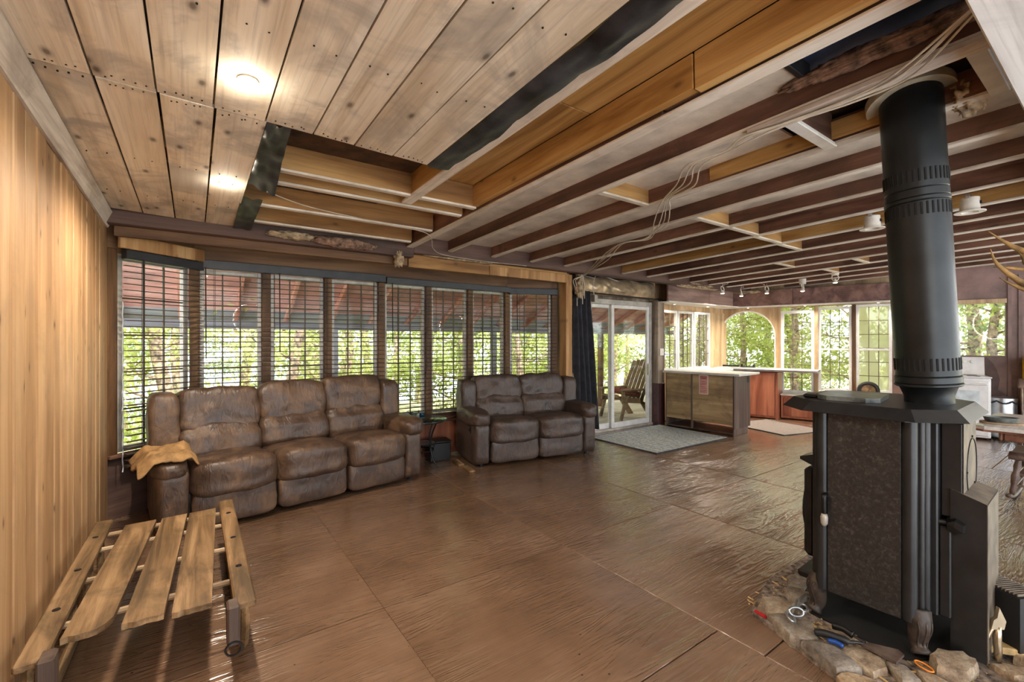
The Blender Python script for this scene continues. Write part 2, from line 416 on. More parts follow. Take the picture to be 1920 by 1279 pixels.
def glass(name, tint=(1, 1, 1), alpha=.08, rough=.02):
    """thin window pane: mostly clear with a faint reflection"""
    q = NT(name); t = q.t
    tr = q.n('ShaderNodeBsdfTransparent', ins={'Color': (*tint, 1)}); gl = q.n('ShaderNodeBsdfGlossy', ins={'Roughness': rough, 'Color': (1, 1, 1, 1)})
    fr = q.n('ShaderNodeFresnel', ins={'IOR': 1.45}); f = q.math('ADD', q.math('MULTIPLY', fr.outputs[0], .12 if alpha < .1 else .5), alpha * .1)
    mx = q.n('ShaderNodeMixShader'); q.l(f, mx.inputs[0]); q.l(tr.outputs[0], mx.inputs[1]); q.l(gl.outputs[0], mx.inputs[2])
    q.l(mx.outputs[0], q.out.inputs['Surface']); return q.m
M_PANE = glass('clear_window_pane', (.97, .98, .97), .05)
M_TABLEGLASS = glass('green_tinted_table_glass', (.74, .88, .86), .3)
M_CRYSTAL = glass('clear_glass_dish', (.86, .90, .90), .5, .05)
M_BLUEGL = glass('blue_candle_glass', (.35, .55, .68), .3, .05)
def mk_frost():
    q = NT('fogged_window_film'); n = q.noise(q.coords((1, 1, 1)), 3.0, 5, .6)
    c = q.ramp(n, [(.3, (240, 238, 214)), (.7, (252, 250, 240))])
    tr = q.n('ShaderNodeBsdfTranslucent', ins={'Color': c}); df = q.n('ShaderNodeBsdfTransparent', ins={'Color': (.9, .93, .8, 1)})
    mx = q.n('ShaderNodeMixShader', ins={0: .62}); q.l(df.outputs[0], mx.inputs[1]); q.l(tr.outputs[0], mx.inputs[2])
    q.l(mx.outputs[0], q.out.inputs['Surface']); return q.m
M_FROST = mk_frost()
def mk_leaf(name, c0, c1):
    q = NT(name); oi = q.n('ShaderNodeObjectInfo'); n = q.noise(q.coords((1, 1, 1)), 1.6, 4, .7)
    c = q.ramp(n, [(.32, c0), (.68, c1)])
    df = q.n('ShaderNodeBsdfDiffuse', ins={'Color': c}); tr = q.n('ShaderNodeBsdfTranslucent', ins={'Color': c})
    mx = q.n('ShaderNodeMixShader', ins={0: .5}); q.l(df.outputs[0], mx.inputs[1]); q.l(tr.outputs[0], mx.inputs[2])
    q.l(mx.outputs[0], q.out.inputs['Surface']); return q.m
M_LEAF = [mk_leaf('maple_leaf_green', (146, 166, 78), (212, 218, 136)), mk_leaf('spring_leaf_green', (170, 180, 108), (226, 226, 166)),
          mk_leaf('cedar_green', (116, 142, 98), (184, 196, 146))]
M_BARK = plain('grey_brown_bark', (140, 122, 106), .9, 0, .25, 12, .8, None, 30)
M_GROUND = plain('forest_ground', (150, 146, 110), .95, 0, .3, 1.2)
def mk_lake():
    q = NT('lake_water'); return q.done((150, 168, 180), .12, q.bump(q.noise(q.coords((.5, 1.5, 1), False), 2.0, 3), .08, .05))
M_LAKE = mk_lake()
M_BULB = emis('lit_bulb', (1.0, .80, .52), 26.0)
M_PUCK = emis('lit_puck_lamp', (1.0, .86, .66), 9.0)

# ------------------------------------------------------------------ setting: floor
floor = struct(empty('floor'))
MB().box(-.75, 10.6, -1.8, 5.3, -.12, -.03).build('subfloor', M_SOOT, floor)
FX = [-.57, .85, 2.15, 3.47, 4.79, 6.10, 7.40, 8.70, 10.5]
for i in range(len(FX) - 1):
    ys = [-1.7, -.1, 1.245, 2.40, 3.70, 5.02] if i < 2 else [-1.7, -.25, 1.02, 2.43, 5.02] if i % 2 == 0 else [-1.7, .2, 2.44, 5.02]
    if i == 0: ys = [-1.7, -.3, 1.02, 2.40, 5.12]
    for j in range(len(ys) - 1):
        g = .0035
        y1 = ys[j + 1] - g
        if j == len(ys) - 2 and 0 < i < 4: y1 = 5.26
        x0, x1 = FX[i] + (.0008 if i == 1 else g), FX[i + 1] - (.0008 if i == 0 else g)
        dz = RND.uniform(-.0015, .0015)
        MB().cbox(x0, x1, ys[j] + g, y1, -.03, dz if i > 1 else 0, .0025 if i > 1 else .0012).build('plywood_sheet', M_FLOOR, floor)

# ------------------------------------------------------------------ setting: left wall
wall_left = struct(empty('wall_left'))
MB().box(-.62, -.575, -1.7, 4.86, 0, 2.62).build('backing', M_SOOT, wall_left)
seams = [2.466, 2.62, 2.783, 2.94, 3.11, 3.235, 3.38, 3.53, 3.66, 3.79, 3.94, 4.13, 4.27, 4.41, 4.60, 4.82]
y = 2.466; pre = []
while y > -1.65:
    y -= RND.choice([.155, .16, .145, .165]); pre.append(y)
seams = sorted(pre) + seams
for a, b in zip(seams[:-1], seams[1:]):
    MB().cbox(-.576, -.55 + RND.uniform(-.003, .003), a + .0035, b - .0035, .002, 2.445, .008).build('plank', W_WALL, wall_left)
trim_1 = struct(MB().add([(-.55, -1.6, 2.49), (-.55, 4.70, 2.335), (-.535, -1.6, 2.49), (-.535, 4.70, 2.335),
                          (-.55, -1.6, 2.60), (-.55, 4.70, 2.43), (-.495, -1.6, 2.602), (-.495, 4.70, 2.432)],
                         [(0, 2, 3, 1), (2, 6, 7, 3), (4, 5, 7, 6), (0, 4, 6, 2), (1, 3, 7, 5), (0, 1, 5, 4)]).build('trim_1', W_TRIM))

# ------------------------------------------------------------------ setting: ceiling (falls 2.7 % towards the window wall)
SL = .027
def cz(y): return 2.565 - SL * y
ceiling = struct(empty('ceiling', (0, 0, 2.565))); ceiling.rotation_euler = (-math.atan(SL), 0, 0)
bx = [-.52, -.322, -.123, .078, .286, .502, .711, .928, 1.146]
for i in range(8):
    g = .004; x0, x1 = bx[i] + g, bx[i + 1] - g
    e0, e1 = 2.40 + .052 * (bx[i] + .5), 2.40 + .052 * (bx[i + 1] + .5)
    t = RND.uniform(0, .004)
    MB().prism([(x0, -1.6), (x1, -1.6), (x1, e1), (x0, e0)], t, .02).build('ceiling_board', W_BOARD, ceiling)
for i in range(4):
    g = .004; x0, x1 = bx[i] + g, bx[i + 1] - g
    e0, e1 = 2.41 + .052 * (bx[i] + .5), 2.41 + .052 * (bx[i + 1] + .5)
    t = RND.uniform(0, .004)
    MB().prism([(x0 + .01 * i / 3, e0), (x1 + .01 * i / 3, e1), (x1 + .012, 4.485 + .027 * (i + 1)), (x0 + .012, 4.485 + .027 * i)], t, .02).build('ceiling_board', W_BOARD, ceiling)
nb = MB()
for i in range(8):
    for yy, n in ((2.37 + .052 * (bx[i] + .6), 5), (2.44 + .052 * (bx[i] + .6), 5 if i < 4 else 0), (1.2, 2), (1.75, 2), (3.3, 2 if i < 4 else 0), (4.0, 2 if i < 4 else 0)):
        for k in range(n):
            xx = lerp(bx[i] + .025, bx[i + 1] - .025, (k + .5) / n + RND.uniform(-.07, .07)); y2 = yy + RND.uniform(-.012, .012)
            nb.lathe([(.0, -.0022), (.0035, -.0018), (.0035, .004)], 6, T(xx, y2, 0))
tag(nb.build('nail_head', M_SOOT, ceiling), kind='stuff')
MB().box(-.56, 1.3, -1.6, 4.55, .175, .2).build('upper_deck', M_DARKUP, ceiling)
# cross joists over the missing boards
for yy, x0, x1, m in ((2.50, .3, 1.29, W_GOLD_X), (3.065, .3, 1.84, W_GOLD_X), (3.30, .3, 1.84, W_GOLD_X), (3.86, .3, 1.84, W_GOLD_X), (4.36, .3, 1.84, W_GOLD_X)):
    MB().cbox(x0 - .8, x1, yy, yy + .042, .028 if yy > 2.6 else .06, .205, .003).build('joist', m, ceiling)
    if yy > 2.6: MB().cbox(x0, x1 - .01, yy - .002, yy + .044, .012, .028, .002).build('furring_strip', W_STRIPX, ceiling)
# long joists at the transition
MB().cbox(1.29, 1.335, -1.6, 3.25, .028, .205, .003).build('joist', W_GOLD_Y, ceiling)
MB().cbox(1.282, 1.362, -1.6, 3.24, .010, .028, .003).build('furring_strip', W_STRIP, ceiling)
for y0, y1 in ((-1.6, .62), (.626, 1.78), (1.786, 3.07)):
    MB().cbox(1.335, 1.80, y0, y1, .19, .205, .003).build('golden_deck_board', W_GOLD_Y, ceiling)
MB().box(1.30, 1.9, 3.07, 4.55, .175, .2).build('upper_deck', W_GOLD_X, ceiling)
MB().cbox(1.80, 1.85, -1.6, 1.15, .02, .19, .004).build('joist', W_GOLD_Y, ceiling)
MB().cbox(1.80, 1.85, 1.156, 3.08, .03, .19, .004).build('joist', W_GOLD_Y, ceiling)
MB().cbox(1.86, 1.93, 1.36, 4.56, .018, .205, .004).build('joist', W_BROWN_Y, ceiling)
MB().cbox(1.86, 1.93, -1.6, 1.35, .035, .205, .004).build('joist', W_BROWN_Y, ceiling)
MB().cbox(1.858, 1.936, -1.6, 4.56, .004, .018, .003).build('furring_strip', W_STRIP, ceiling)
JX = [2.40 + .58 * k for k in range(13)]
for k, x in enumerate(JX):
    y1 = 4.56
    gold = k in (5,)
    MB().cbox(x - .045, x, -1.6, y1, .03, .16, .003).build('joist', W_GOLD_Y if gold else W_BROWN_Y, ceiling)
    MB().cbox(x - .05, x + .006, -1.6, y1, .014, .03, .003).build('furring_strip', W_STRIP, ceiling)
MB().cbox(JX[1] - .062, JX[1] - .046, .78, 1.75, .04, .14, .003).build('sister_board', W_GOLD_Y, ceiling)
MB().cbox(JX[0] - .06, JX[0] + .03, .1, 1.2, -.012, .013, .003).build('furring_strip', W_TRIM, ceiling)
px = [1.93] + JX + [10.6]
for a, b in zip(px[:-1], px[1:]):
    if a == px[0]:
        MB().box(a, b, .93, 4.56, .135, .15).build('stippled_panel', M_STIP, ceiling)
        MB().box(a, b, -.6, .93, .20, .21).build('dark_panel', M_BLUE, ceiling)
        MB().cbox(a, b - .045, .905, .93, .12, .21, .003).build('opening_edge', M_RUBBER, ceiling)
    elif a == JX[0]:
        MB().box(a, b, 1.22, 4.56, .135, .15).build('stippled_panel', M_STIP, ceiling)
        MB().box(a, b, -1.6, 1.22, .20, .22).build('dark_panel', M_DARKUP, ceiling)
    else:
        MB().box(a, b, -1.6, 4.56, .135, .15).build('stippled_panel', M_STIP if b < 4.2 else W_BROWN_Y, ceiling)
# blocking between the kitchen joists
for k, yy in ((0, 2.27), (2, 2.26), (3, 2.27), (4, 2.31), (5, 2.34), (7, 2.9), (8, 2.2), (9, 2.75)):
    a, b = JX[k], JX[k + 1] - .045
    MB().cbox(a, b, yy, yy + .04, .03, .15, .003).build('blocking', W_GOLD_X, ceiling)
    MB().cbox(a, b, yy - .004, yy + .044, .014, .03, .003).build('furring_strip', W_STRIPX, ceiling)
# framing of the flue opening
for yy in (1.02, .36):
    MB().cbox(JX[0], JX[1] - .045, yy, yy + .04, .03, .19, .003).build('blocking', W_BROWN_X, ceiling)
    MB().cbox(JX[0] - .02, JX[1] - .02, yy - .012, yy + .05, .005, .026, .003).build('furring_strip', M_WHITE, ceiling)
trim_2 = struct(MB().cbox(1.55, 6.5, -.10, .295, 2.40, 2.545, .006).build('trim_2', wood('white_beam_paint', (196, 192, 190), (222, 220, 218), (236, 234, 232), 0, .6, .15, .12, (176, 172, 170), .35, .02)))

# ------------------------------------------------------------------ setting: window wall
wall_north = struct(empty('wall_north'))
MB().cbox(1.95, 9.1, 4.57, 4.67, 2.40, 2.80, .005).build('rim_beam', W_RIM, wall_north)
MB().cbox(-.56, 1.95, 4.57, 4.67, 2.352, 2.80, .005).build('rim_beam', W_RIM, wall_north)
MB().box(-.56, 4.42, 4.67, 5.42, 2.42, 2.45).build('bay_ceiling', W_RIM, wall_north)
MB().cbox(-.50, 1.92, 4.675, 4.71, 2.275, 2.358, .004).build('header_board', W_HEAD, wall_north)
MB().cbox(1.93, 2.98, 4.675, 4.715, 2.262, 2.418, .004).build('header_board', W_GOLD_X, wall_north)
MB().cbox(2.985, 4.27, 4.672, 4.712, 2.262, 2.375, .004).build('header_board', W_POST, wall_north)
MB().cbox(2.985, 4.27, 4.685, 4.72, 2.375, 2.418, .004).build('header_board', W_GOLD_X, wall_north)
BAY = [(-.56, 4.815), (.02, 5.25), (3.645, 5.25), (4.32, 4.93)]
def segM(a, b): return T(a[0], a[1], 0) @ RZ(math.atan2(b[1] - a[1], b[0] - a[0])), math.dist(a, b)
for i in range(3):
    M, L = segM(BAY[i], BAY[i + 1])
    MB().box(0, L, -.0, .10, 0, .50).build('lower_wall', W_RED if i == 1 else W_RIM, wall_north, M=M)
    MB().box(0, L, .0, .10, 2.17, 2.42).build('upper_board', W_HEAD, wall_north, M=M)
    MB().cbox(0, L, -.05, .02, .50, .53, .004).build('sill_board', W_BROWN_X, wall_north, M=M)
M, L = segM(BAY[0], BAY[1])
MB().cbox(.02, L - .0, -.135, -.10, 2.195, 2.305, .004).build('header_board', W_POST, wall_north, M=M)
MB().cbox(0, .07, -.02, .06, .53, 2.2, .004).build('corner_post', W_MULL, wall_north, M=M)
MB().cbox(4.285, 4.345, 4.72, 4.86, 0, 2.40, .005).build('framing_post', W_POST, wall_north)
MB().cbox(4.35, 4.455, 4.78, 4.92, 0, 2.40, .005).build('framing_post', W_POST, wall_north)
# rough insulated strip beside the door, post, kitchen wall
def rough(u, v): return (4.46 + .30 * u, 4.96 + .05 * noise.noise(Vector((u * 3, v * 7, 1))) - .03 * math.sin(u * math.pi), 2.15 * v)
MB().grid(rough, 8, 40).build('torn_batt', M_INST, wall_north, smooth=True)
MB().box(4.45, 5.02, 5.03, 5.10, 0, 2.45).build('stud_wall', W_GREY, wall_north)
MB().box(5.0, 6.56, 5.06, 5.10, 2.13, 2.45).build('door_header', W_GREY, wall_north)
MB().cbox(6.555, 6.73, 4.88, 5.08, .0, 2.16, .006).build('door_post', W_GREY, wall_north)
MB().cbox(6.55, 6.735, 4.872, 5.085, .0, .72, .006).build('painted_post_base', plain('oxblood_paint', (74, 46, 46), .5, 0, .1), wall_north)
MB().box(6.73, 9.1, 5.08, 5.2, 0, .90).build('kitchen_wall_base', W_TAN, wall_north)
MB().box(6.73, 9.1, 5.08, 5.2, 2.02, 2.5).build('kitchen_wall_top', W_TAN, wall_north)
MB().box(8.50, 9.1, 5.08, 5.2, .9, 2.02).build('corner_panel', W_TAN, wall_north)
# boxed soffits with white undersides
MB().cbox(6.56, 8.62, 4.68, 4.71, 2.13, 2.47, .004).build('soffit_face', W_SOFFX, wall_north)
MB().box(6.56, 8.9, 4.66, 5.1, 2.115, 2.13).build('soffit_underside', M_WHITE, wall_north)

# far kitchen wall, running away from the corner
FP = (9.0, 5.15); FA = math.atan2(-.9614, .275)
wall_far = struct(empty('wall_far', (FP[0], FP[1], 0), FA))
def wbox(name, s0, s1, z0, z1, m, y0=0.0, y1=.12): return MB().box(s0, s1, y0, y1, z0, z1).build(name, m, wall_far)
wbox('wall_base', -.2, 1.06, 0, .89, W_RED)
wbox('wall_base', 1.06, 2.76, 0, .46, W_RED)
wbox('wall_top', -.2, 2.76, 2.10, 2.9, W_TAN)
wbox('window_post', 1.03, 1.09, .46, 2.10, W_TAN, -.02)
wbox('window_post', 1.63, 1.69, .46, 2.10, W_TAN, -.02)
wbox('window_post', 2.19, 2.245, .46, 2.10, W_MULL, -.02)
wbox('wall_panel', 2.74, 3.38, 0, 2.9, M_PURP)
wbox('wall_panel', 3.38, 4.07, 0, 1.215, M_PURP)
wbox('wall_panel', 3.38, 4.07, 2.04, 2.9, M_PURP)
wbox('wall_panel', 4.07, 4.95, 0, 2.9, M_PURP)
wbox('wall_panel', 4.95, 7.0, 2.1, 2.9, M_PURP)
wbox('wall_panel', 6.75, 7.0, 0, 2.1, M_PURP)
wbox('batten', 4.08, 4.12, 0, 2.45, M_PURP, -.02, 0)
wbox('batten', 4.19, 4.23, 0, 2.45, M_PURP, -.02, 0)
MB().cbox(.13, 1.32, -.325, -.295, 2.125, 2.42, .004).build('soffit_face', W_SOFF, wall_far)
MB().cbox(1.325, 2.76, -.325, -.295, 2.125, 2.42, .004).build('soffit_face', W_SOFF, wall_far)
MB().box(.05, 2.76, -.34, 0, 2.11, 2.125).build('soffit_underside', M_WHITE, wall_far)
MB().box(2.72, 2.76, -.33, 0, 2.12, 2.43).build('soffit_end', W_SOFF, wall_far)
# arch panel around the kitchen sink window
arch_c, arch_hw, arch_sp, az0 = .485, .515, 1.545, .905
ang = [math.pi - math.pi * k / 28 for k in range(29)]
inner = [(arch_c - arch_hw, az0)] + [(arch_c + arch_hw * math.cos(a), arch_sp + arch_hw * math.sin(a)) for a in ang] + [(arch_c + arch_hw, az0)]
def rect_pt(x, z):
    dx, dz = x - arch_c, max(z - 1.2, 1e-3)
    t = min((.55 / abs(dx)) if abs(dx) > 1e-6 else 9, ((2.11 - 1.2) / dz))
    return (arch_c + dx * t, 1.2 + dz * t)
outer = [(-.10, az0)] + [rect_pt(*p) for p in inner[1:-1]] + [(1.04, az0)]
mb = MB(); n = len(inner)
for yy in (0.0, .1): mb.add([(x, yy, z) for x, z in inner] + [(x, yy, z) for x, z in outer], [(i, i + 1, n + i + 1, n + i) for i in range(n - 1)])
mb.build('arch_surround', W_TAN, wall_far)

# ------------------------------------------------------------------ windows and door
WIN = [0]
def window(M, x0, x1, z0, z1, cols, rows, fw=.04, dep=.05, fm=M_WHITEFR, mm=M_MUNT, pane=M_PANE, mw=.012, meet=None):
    WIN[0] += 1
    w = struct(empty('window_%d' % WIN[0])); w.matrix_world = M
    f = MB()
    f.cbox(x0, x0 + fw, 0, dep, z0, z1, .003).cbox(x1 - fw, x1, 0, dep, z0, z1, .003)
    f.cbox(x0 + fw, x1 - fw, 0, dep, z1 - fw, z1, .003).cbox(x0 + fw, x1 - fw, 0, dep, z0, z0 + fw, .003)
    f.build('window_frame', fm, w)
    if meet: MB().cbox(x0 + fw, x1 - fw, -.004, dep, meet - .018, meet + .018, .003).build('meeting_rail', fm, w)
    MB().box(x0 + fw, x1 - fw, dep * .5, dep * .5 + .004, z0 + fw, z1 - fw).build('pane', pane, w)
    iw, ih = x1 - x0 - 2 * fw, z1 - z0 - 2 * fw
    vm = MB().box(-mw / 2, mw / 2, -.007, .007, 0, ih).mesh('muntin', mm); hm = MB().box(0, iw, -.007, .007, -mw / 2, mw / 2).mesh('muntin', mm)
    for c in range(1, cols): link('muntin', vm, w, (x0 + fw + iw * c / cols, dep * .5 - .01, z0 + fw))
    for r in range(1, rows): link('muntin', hm, w, (x0 + fw, dep * .5 - .01, z0 + fw + ih * r / rows))
    return w
M, L = segM(BAY[0], BAY[1]); window(M @ T(0, .03, 0), .09, L - .04, .53, 2.16, 3, 5, .045, .05, M_GREYFR)
for k in range(6):
    window(T(.02, 5.28, 0), .604 * k + .04, .604 * (k + 1) - .04, .53, 2.14, 3, 5, .035, .05, M_GREYFR)
for k in range(7):
    x = .02 + .604 * k
    MB().cbox(x - .04, x + .04, 5.235, 5.33, .5, 2.2, .004).build('window_post', W_MULL, wall_north)
M, L = segM(BAY[2], BAY[3]); window(M @ T(0, .03, 0), .04, L - .10, .53, 2.15, 3, 5, .035, .05, M_GREYFR)
MB().cbox(L - .10, L, -.02, .08, .5, 2.2, .004).build('window_post', W_MULL, wall_north, M=M)
for a, b in ((6.78, 7.39), (7.41, 7.90), (7.93, 8.48)):
    window(T(0, 5.07, 0), a, b, .905, 2.015, 3, 4 if a > 6.8 else 4, .045, .05)
# arch window
WIN[0] += 1
aw = struct(empty('window_%d' % WIN[0], (FP[0], FP[1], 0), FA))
pts = [(x, .03, z) for x, z in inner]
MB().tube(pts, .026, 8).tube([pts[0], pts[-1]], .02, 8).build('window_frame', M_WHITEFR, aw, smooth='auto')
MB().add([(x, .035, z) for x, z in inner], [tuple(range(len(inner)))]).build('pane', M_PANE, aw)
FM = T(FP[0], FP[1], 0) @ RZ(FA)
window(FM, 1.085, 1.635, .455, 2.03, 3, 6, .055, .06)
window(FM, 1.69, 2.19, .54, 2.075, 3, 6, .045, .06, meet=1.30)
window(FM, 2.245, 2.74, .55, 2.095, 3, 6, .045, .06, pane=M_FROST, meet=1.30)
window(FM, 4.95, 5.85, .02, 2.1, 1, 1, .06, .06)
window(FM, 5.85, 6.75, .02, 2.1, 1, 1, .06, .06)
window(FM, 3.36, 4.075, 1.21, 2.045, 1, 1, .012, .06, fm=M_PURP)
MB().cbox(3.37, 4.07, -.03, .0, 2.03, 2.10, .004).build('head_trim', W_TAN, wall_far)

# sliding patio door
door_1 = struct(empty('door_1', (5.02, 5.0, 0)))
f = MB(); f.cbox(0, .05, 0, .10, .0, 2.12, .004).cbox(1.47, 1.53, 0, .10, 0, 2.12, .004).cbox(.05, 1.47, 0, .10, 2.04, 2.12, .004).cbox(0, 1.53, -.02, .11, 0, .035, .004)
f.build('door_frame', M_GREYFR, door_1)
def sash(x0, x1, yy, name):
    q = MB(); q.cbox(x0, x0 + .065, yy, yy + .035, .035, 2.04, .004).cbox(x1 - .065, x1, yy, yy + .035, .035, 2.04, .004)
    q.cbox(x0 + .065, x1 - .065, yy, yy + .035, .035, .12, .004).cbox(x0 + .065, x1 - .065, yy, yy + .035, 1.985, 2.04, .004)
    o = q.build(name, M_WHITEFR, door_1)
    MB().box(x0 + .065, x1 - .065, yy + .015, yy + .02, .12, 1.985).build('pane', M_PANE, o); return o
sash(.05, .58, .06, 'fixed_panel'); sl = sash(.52, 1.47, .015, 'sliding_panel')
MB().cbox(1.41, 1.455, -.03, .015, .86, 1.06, .006).build('door_handle', M_GREYFR, sl)

# ------------------------------------------------------------------ outside: deck, porch roof, posts
deck = struct(empty('deck'))
yy = 5.34; pm = {}
while yy < 7.6:
    MB().cbox(-3.0, 10.2, yy, yy + .132, -.09, -.05, .004).build('deck_plank', W_DECK, deck); yy += .14
roof = struct(empty('porch_roof', (0, 5.42, 2.74))); roof.rotation_euler = (-math.atan(.5), 0, 0)
RL = 2.36; yy = 0.0; k = 0
M_PGREY = wood('grey_porch_board', (124, 128, 134), (156, 160, 166), (178, 182, 186), 0, .7, .15, .1, None, 0, .12)
while yy < RL - .05:
    MB().cbox(-3.0, 10.4, yy, yy + .19, .0, .02, .003).build('roof_board', W_PORCH if yy < 1.8 else M_PGREY, roof); yy += .195; k += 1
rm = MB().cbox(-.02, .02, -.02, RL, -.10, -.001, .003).mesh('rafter', W_RAFT)
x = -2.6
while x < 10.3:
    link('rafter', rm, roof, (x, 0, 0)); x += .62
MB().cbox(-3.0, 10.4, RL - .30, RL - .22, -.19, -.10, .004).build('eave_beam', M_PGREY, roof)
for x in (-1.2, 1.8, 4.75, 7.7, 10.0):
    struct(MB().cbox(x - .05, x + .05, 7.26, 7.36, -.05, 1.75, .005).build('porch_post', W_BROWN_Y if x > 5 else M_PGREY))
struct(MB().box(-4, 10.4, 5.40, 5.42, 2.45, 2.8).build('trim_3', W_RIM))
struct(MB().box(-1.2, 11.0, -3.4, 5.4, 2.90, 2.98).build('sun_block_slab', M_DARKUP))  # unseen slab added above the ceiling to keep sun off the floor

# ------------------------------------------------------------------ outside: ground, lake, trees
struct(MB().box(-40, 60, 5.5, 19, -1.6, -1.2).build('ground', M_GROUND))
struct(MB().box(10.6, 60, -30, 5.5, -1.6, -1.2).build('ground', M_GROUND))
struct(MB().box(-90, 90, 19, 160, -3.0, -2.6).build('lake', M_LAKE))
def tree_mesh(seed, h, spread, zlo, nleaf, ls, clump, cedar=False):
    r = random.Random(seed); tr = MB(); tips = []
    lean = Vector((r.uniform(-.12, .12), r.uniform(-.12, .12), 1))
    pts = [Vector((0, 0, -.3)) + lean * (h * k / 9) + Vector((r.uniform(-.07, .07), r.uniform(-.07, .07), 0)) * (k > 0) for k in range(10)]
    tr.tube(pts, [lerp(.11, .025, k / 9) * h / 6 for k in range(10)], 7)
    nb = 26 if cedar else 18
    for b in range(nb):
        t = lerp(zlo, .98, (b + r.random()) / nb); base = pts[0].lerp(pts[-1], t); a = r.uniform(0, 6.283)
        L = spread * (1.1 - .65 * t) * r.uniform(.65, 1.1)
        up = r.uniform(-.15, .1) if cedar else r.uniform(.15, .6)
        d = Vector((math.cos(a), math.sin(a), up)); q = [base]
        for k in range(1, 5): q.append(base + d * L * k / 4 + Vector((r.uniform(-.1, .1), r.uniform(-.1, .1), r.uniform(-.06, .1))) * L * .5)
        tr.tube(q, [.028, .022, .016, .011, .006], 5)
        tips += [(q[k], .4 + .15 * k) for k in (2, 3, 4)]
        for k in (2, 3):
            d2 = Vector((r.uniform(-1, 1), r.uniform(-1, 1), r.uniform(-.2, .6))).normalized() * L * .45
            tr.tube([q[k], q[k] + d2 * .5 + Vector((0, 0, .04)), q[k] + d2], [.012, .008, .004], 4); tips.append((q[k] + d2, .8))
    vs, fs = [], []
    per = max(1, nleaf // len(tips))
    for p, w in tips:
        for k in range(per):
            o = Vector((r.gauss(0, clump), r.gauss(0, clump), r.gauss(0, clump * (.3 if cedar else .62)))); c = p + o
            s = ls * r.uniform(.6, 1.3)
            n = Vector((r.uniform(-1, 1), r.uniform(-1, 1), r.uniform(-.2, 1.2))).normalized(); u = n.orthogonal().normalized()
            u = Matrix.Rotation(r.uniform(0, 6.28), 3, n) @ u; w2 = n.cross(u)
            i = len(vs)
            vs += [c - u * s, c + w2 * s * .5, c + u * s + n * s * .25, c - w2 * s * .5]
            fs.append((i, i + 1, i + 2, i + 3))
    return tr, vs, fs
TYPES = []
for sd, h, sp, zlo, nl, ls, cl, mi, ce in ((3, 7.0, 1.9, .16, 6400, .060, .26, 0, False), (8, 7.5, 1.7, .14, 5600, .055, .28, 1, False), (15, 8.0, 1.6, .10, 8200, .042, .26, 2, True)):
    tr, vs, fs = tree_mesh(sd, h, sp, zlo, nl, ls, cl, ce)
    lm = bpy.data.meshes.new('foliage'); lm.from_pydata([tuple(v) for v in vs], [], fs); lm.update(); lm.materials.append(M_LEAF[mi])
    TYPES.append((tr.mesh('trunk', M_BARK, True), lm))
def tree(kind, x, y, z, s, rz, label, group):
    t = empty(('maple_tree', 'birch_tree', 'cedar_tree')[kind], (x, y, z), rz, label, 'tree', group); t.scale = (s, s, s)
    link('trunk', TYPES[kind][0], t); tag(link('foliage', TYPES[kind][1], t), kind='stuff')
LB = ('leafy green tree growing outside beyond the porch posts', 'thin pale tree growing outside beyond the porch posts', 'drooping evergreen growing outside behind the leafy trees')
tr = random.Random(5)
for k in range(11):
    kd = (1, 0, 1, 1, 0, 0, 1, 0, 0, 0, 1)[k]
    tree(kd, -4.0 + 1.75 * k + tr.uniform(-.4, .4), 9.2 + tr.uniform(-.6, 1.0), -1.25, tr.uniform(.85, 1.05), tr.uniform(0, 6.28), LB[kd], 'trees along the lake shore')
for k in range(9):
    kd = (2, 1, 2, 1, 0, 1, 2, 0, 1)[k]
    tree(kd, -6.5 + 3.0 * k + tr.uniform(-.7, .7), 14.0 + tr.uniform(-1, 1.5), -1.3, tr.uniform(.9, 1.15), tr.uniform(0, 6.28), LB[kd], 'trees along the lake shore')
for k in range(12):
    kd = (2, 1, 2, 0)[k % 4]
    tree(kd, -9 + 2.5 * k + tr.uniform(-.5, .5), 17.6 + tr.uniform(-.6, 1.0), -1.3, tr.uniform(1.2, 1.45), tr.uniform(0, 6.28), LB[kd], 'trees along the lake shore')
LE = ('leafy green tree growing outside the far kitchen windows', 'thin pale tree growing outside the far kitchen windows', 'drooping evergreen growing outside the far kitchen windows')
for k in range(7):
    kd = (2, 2, 0, 1, 0, 0, 1)[k]
    tree(kd, 12.6 + tr.uniform(-.3, .9), -1.2 + 1.55 * k + tr.uniform(-.3, .3), -1.25, tr.uniform(.85, 1.05), tr.uniform(0, 6.28), LE[kd], 'trees beyond the kitchen')
for k in range(10):
    kd = (2, 2, 2, 1, 2, 0, 2, 1, 2, 0)[k]
    tree(kd, 16.2 + tr.uniform(-.8, 1.2), -4.5 + 1.7 * k + tr.uniform(-.6, .6), -1.25, tr.uniform(1.0, 1.25), tr.uniform(0, 6.28), LE[kd], 'trees beyond the kitchen')

# deck chair and mat seen through the patio door
dc = empty('deck_chair', (7.02, 5.95, -.05), rad(-8), 'slatted wooden deck chair with patterned cushion on the deck', 'chair')
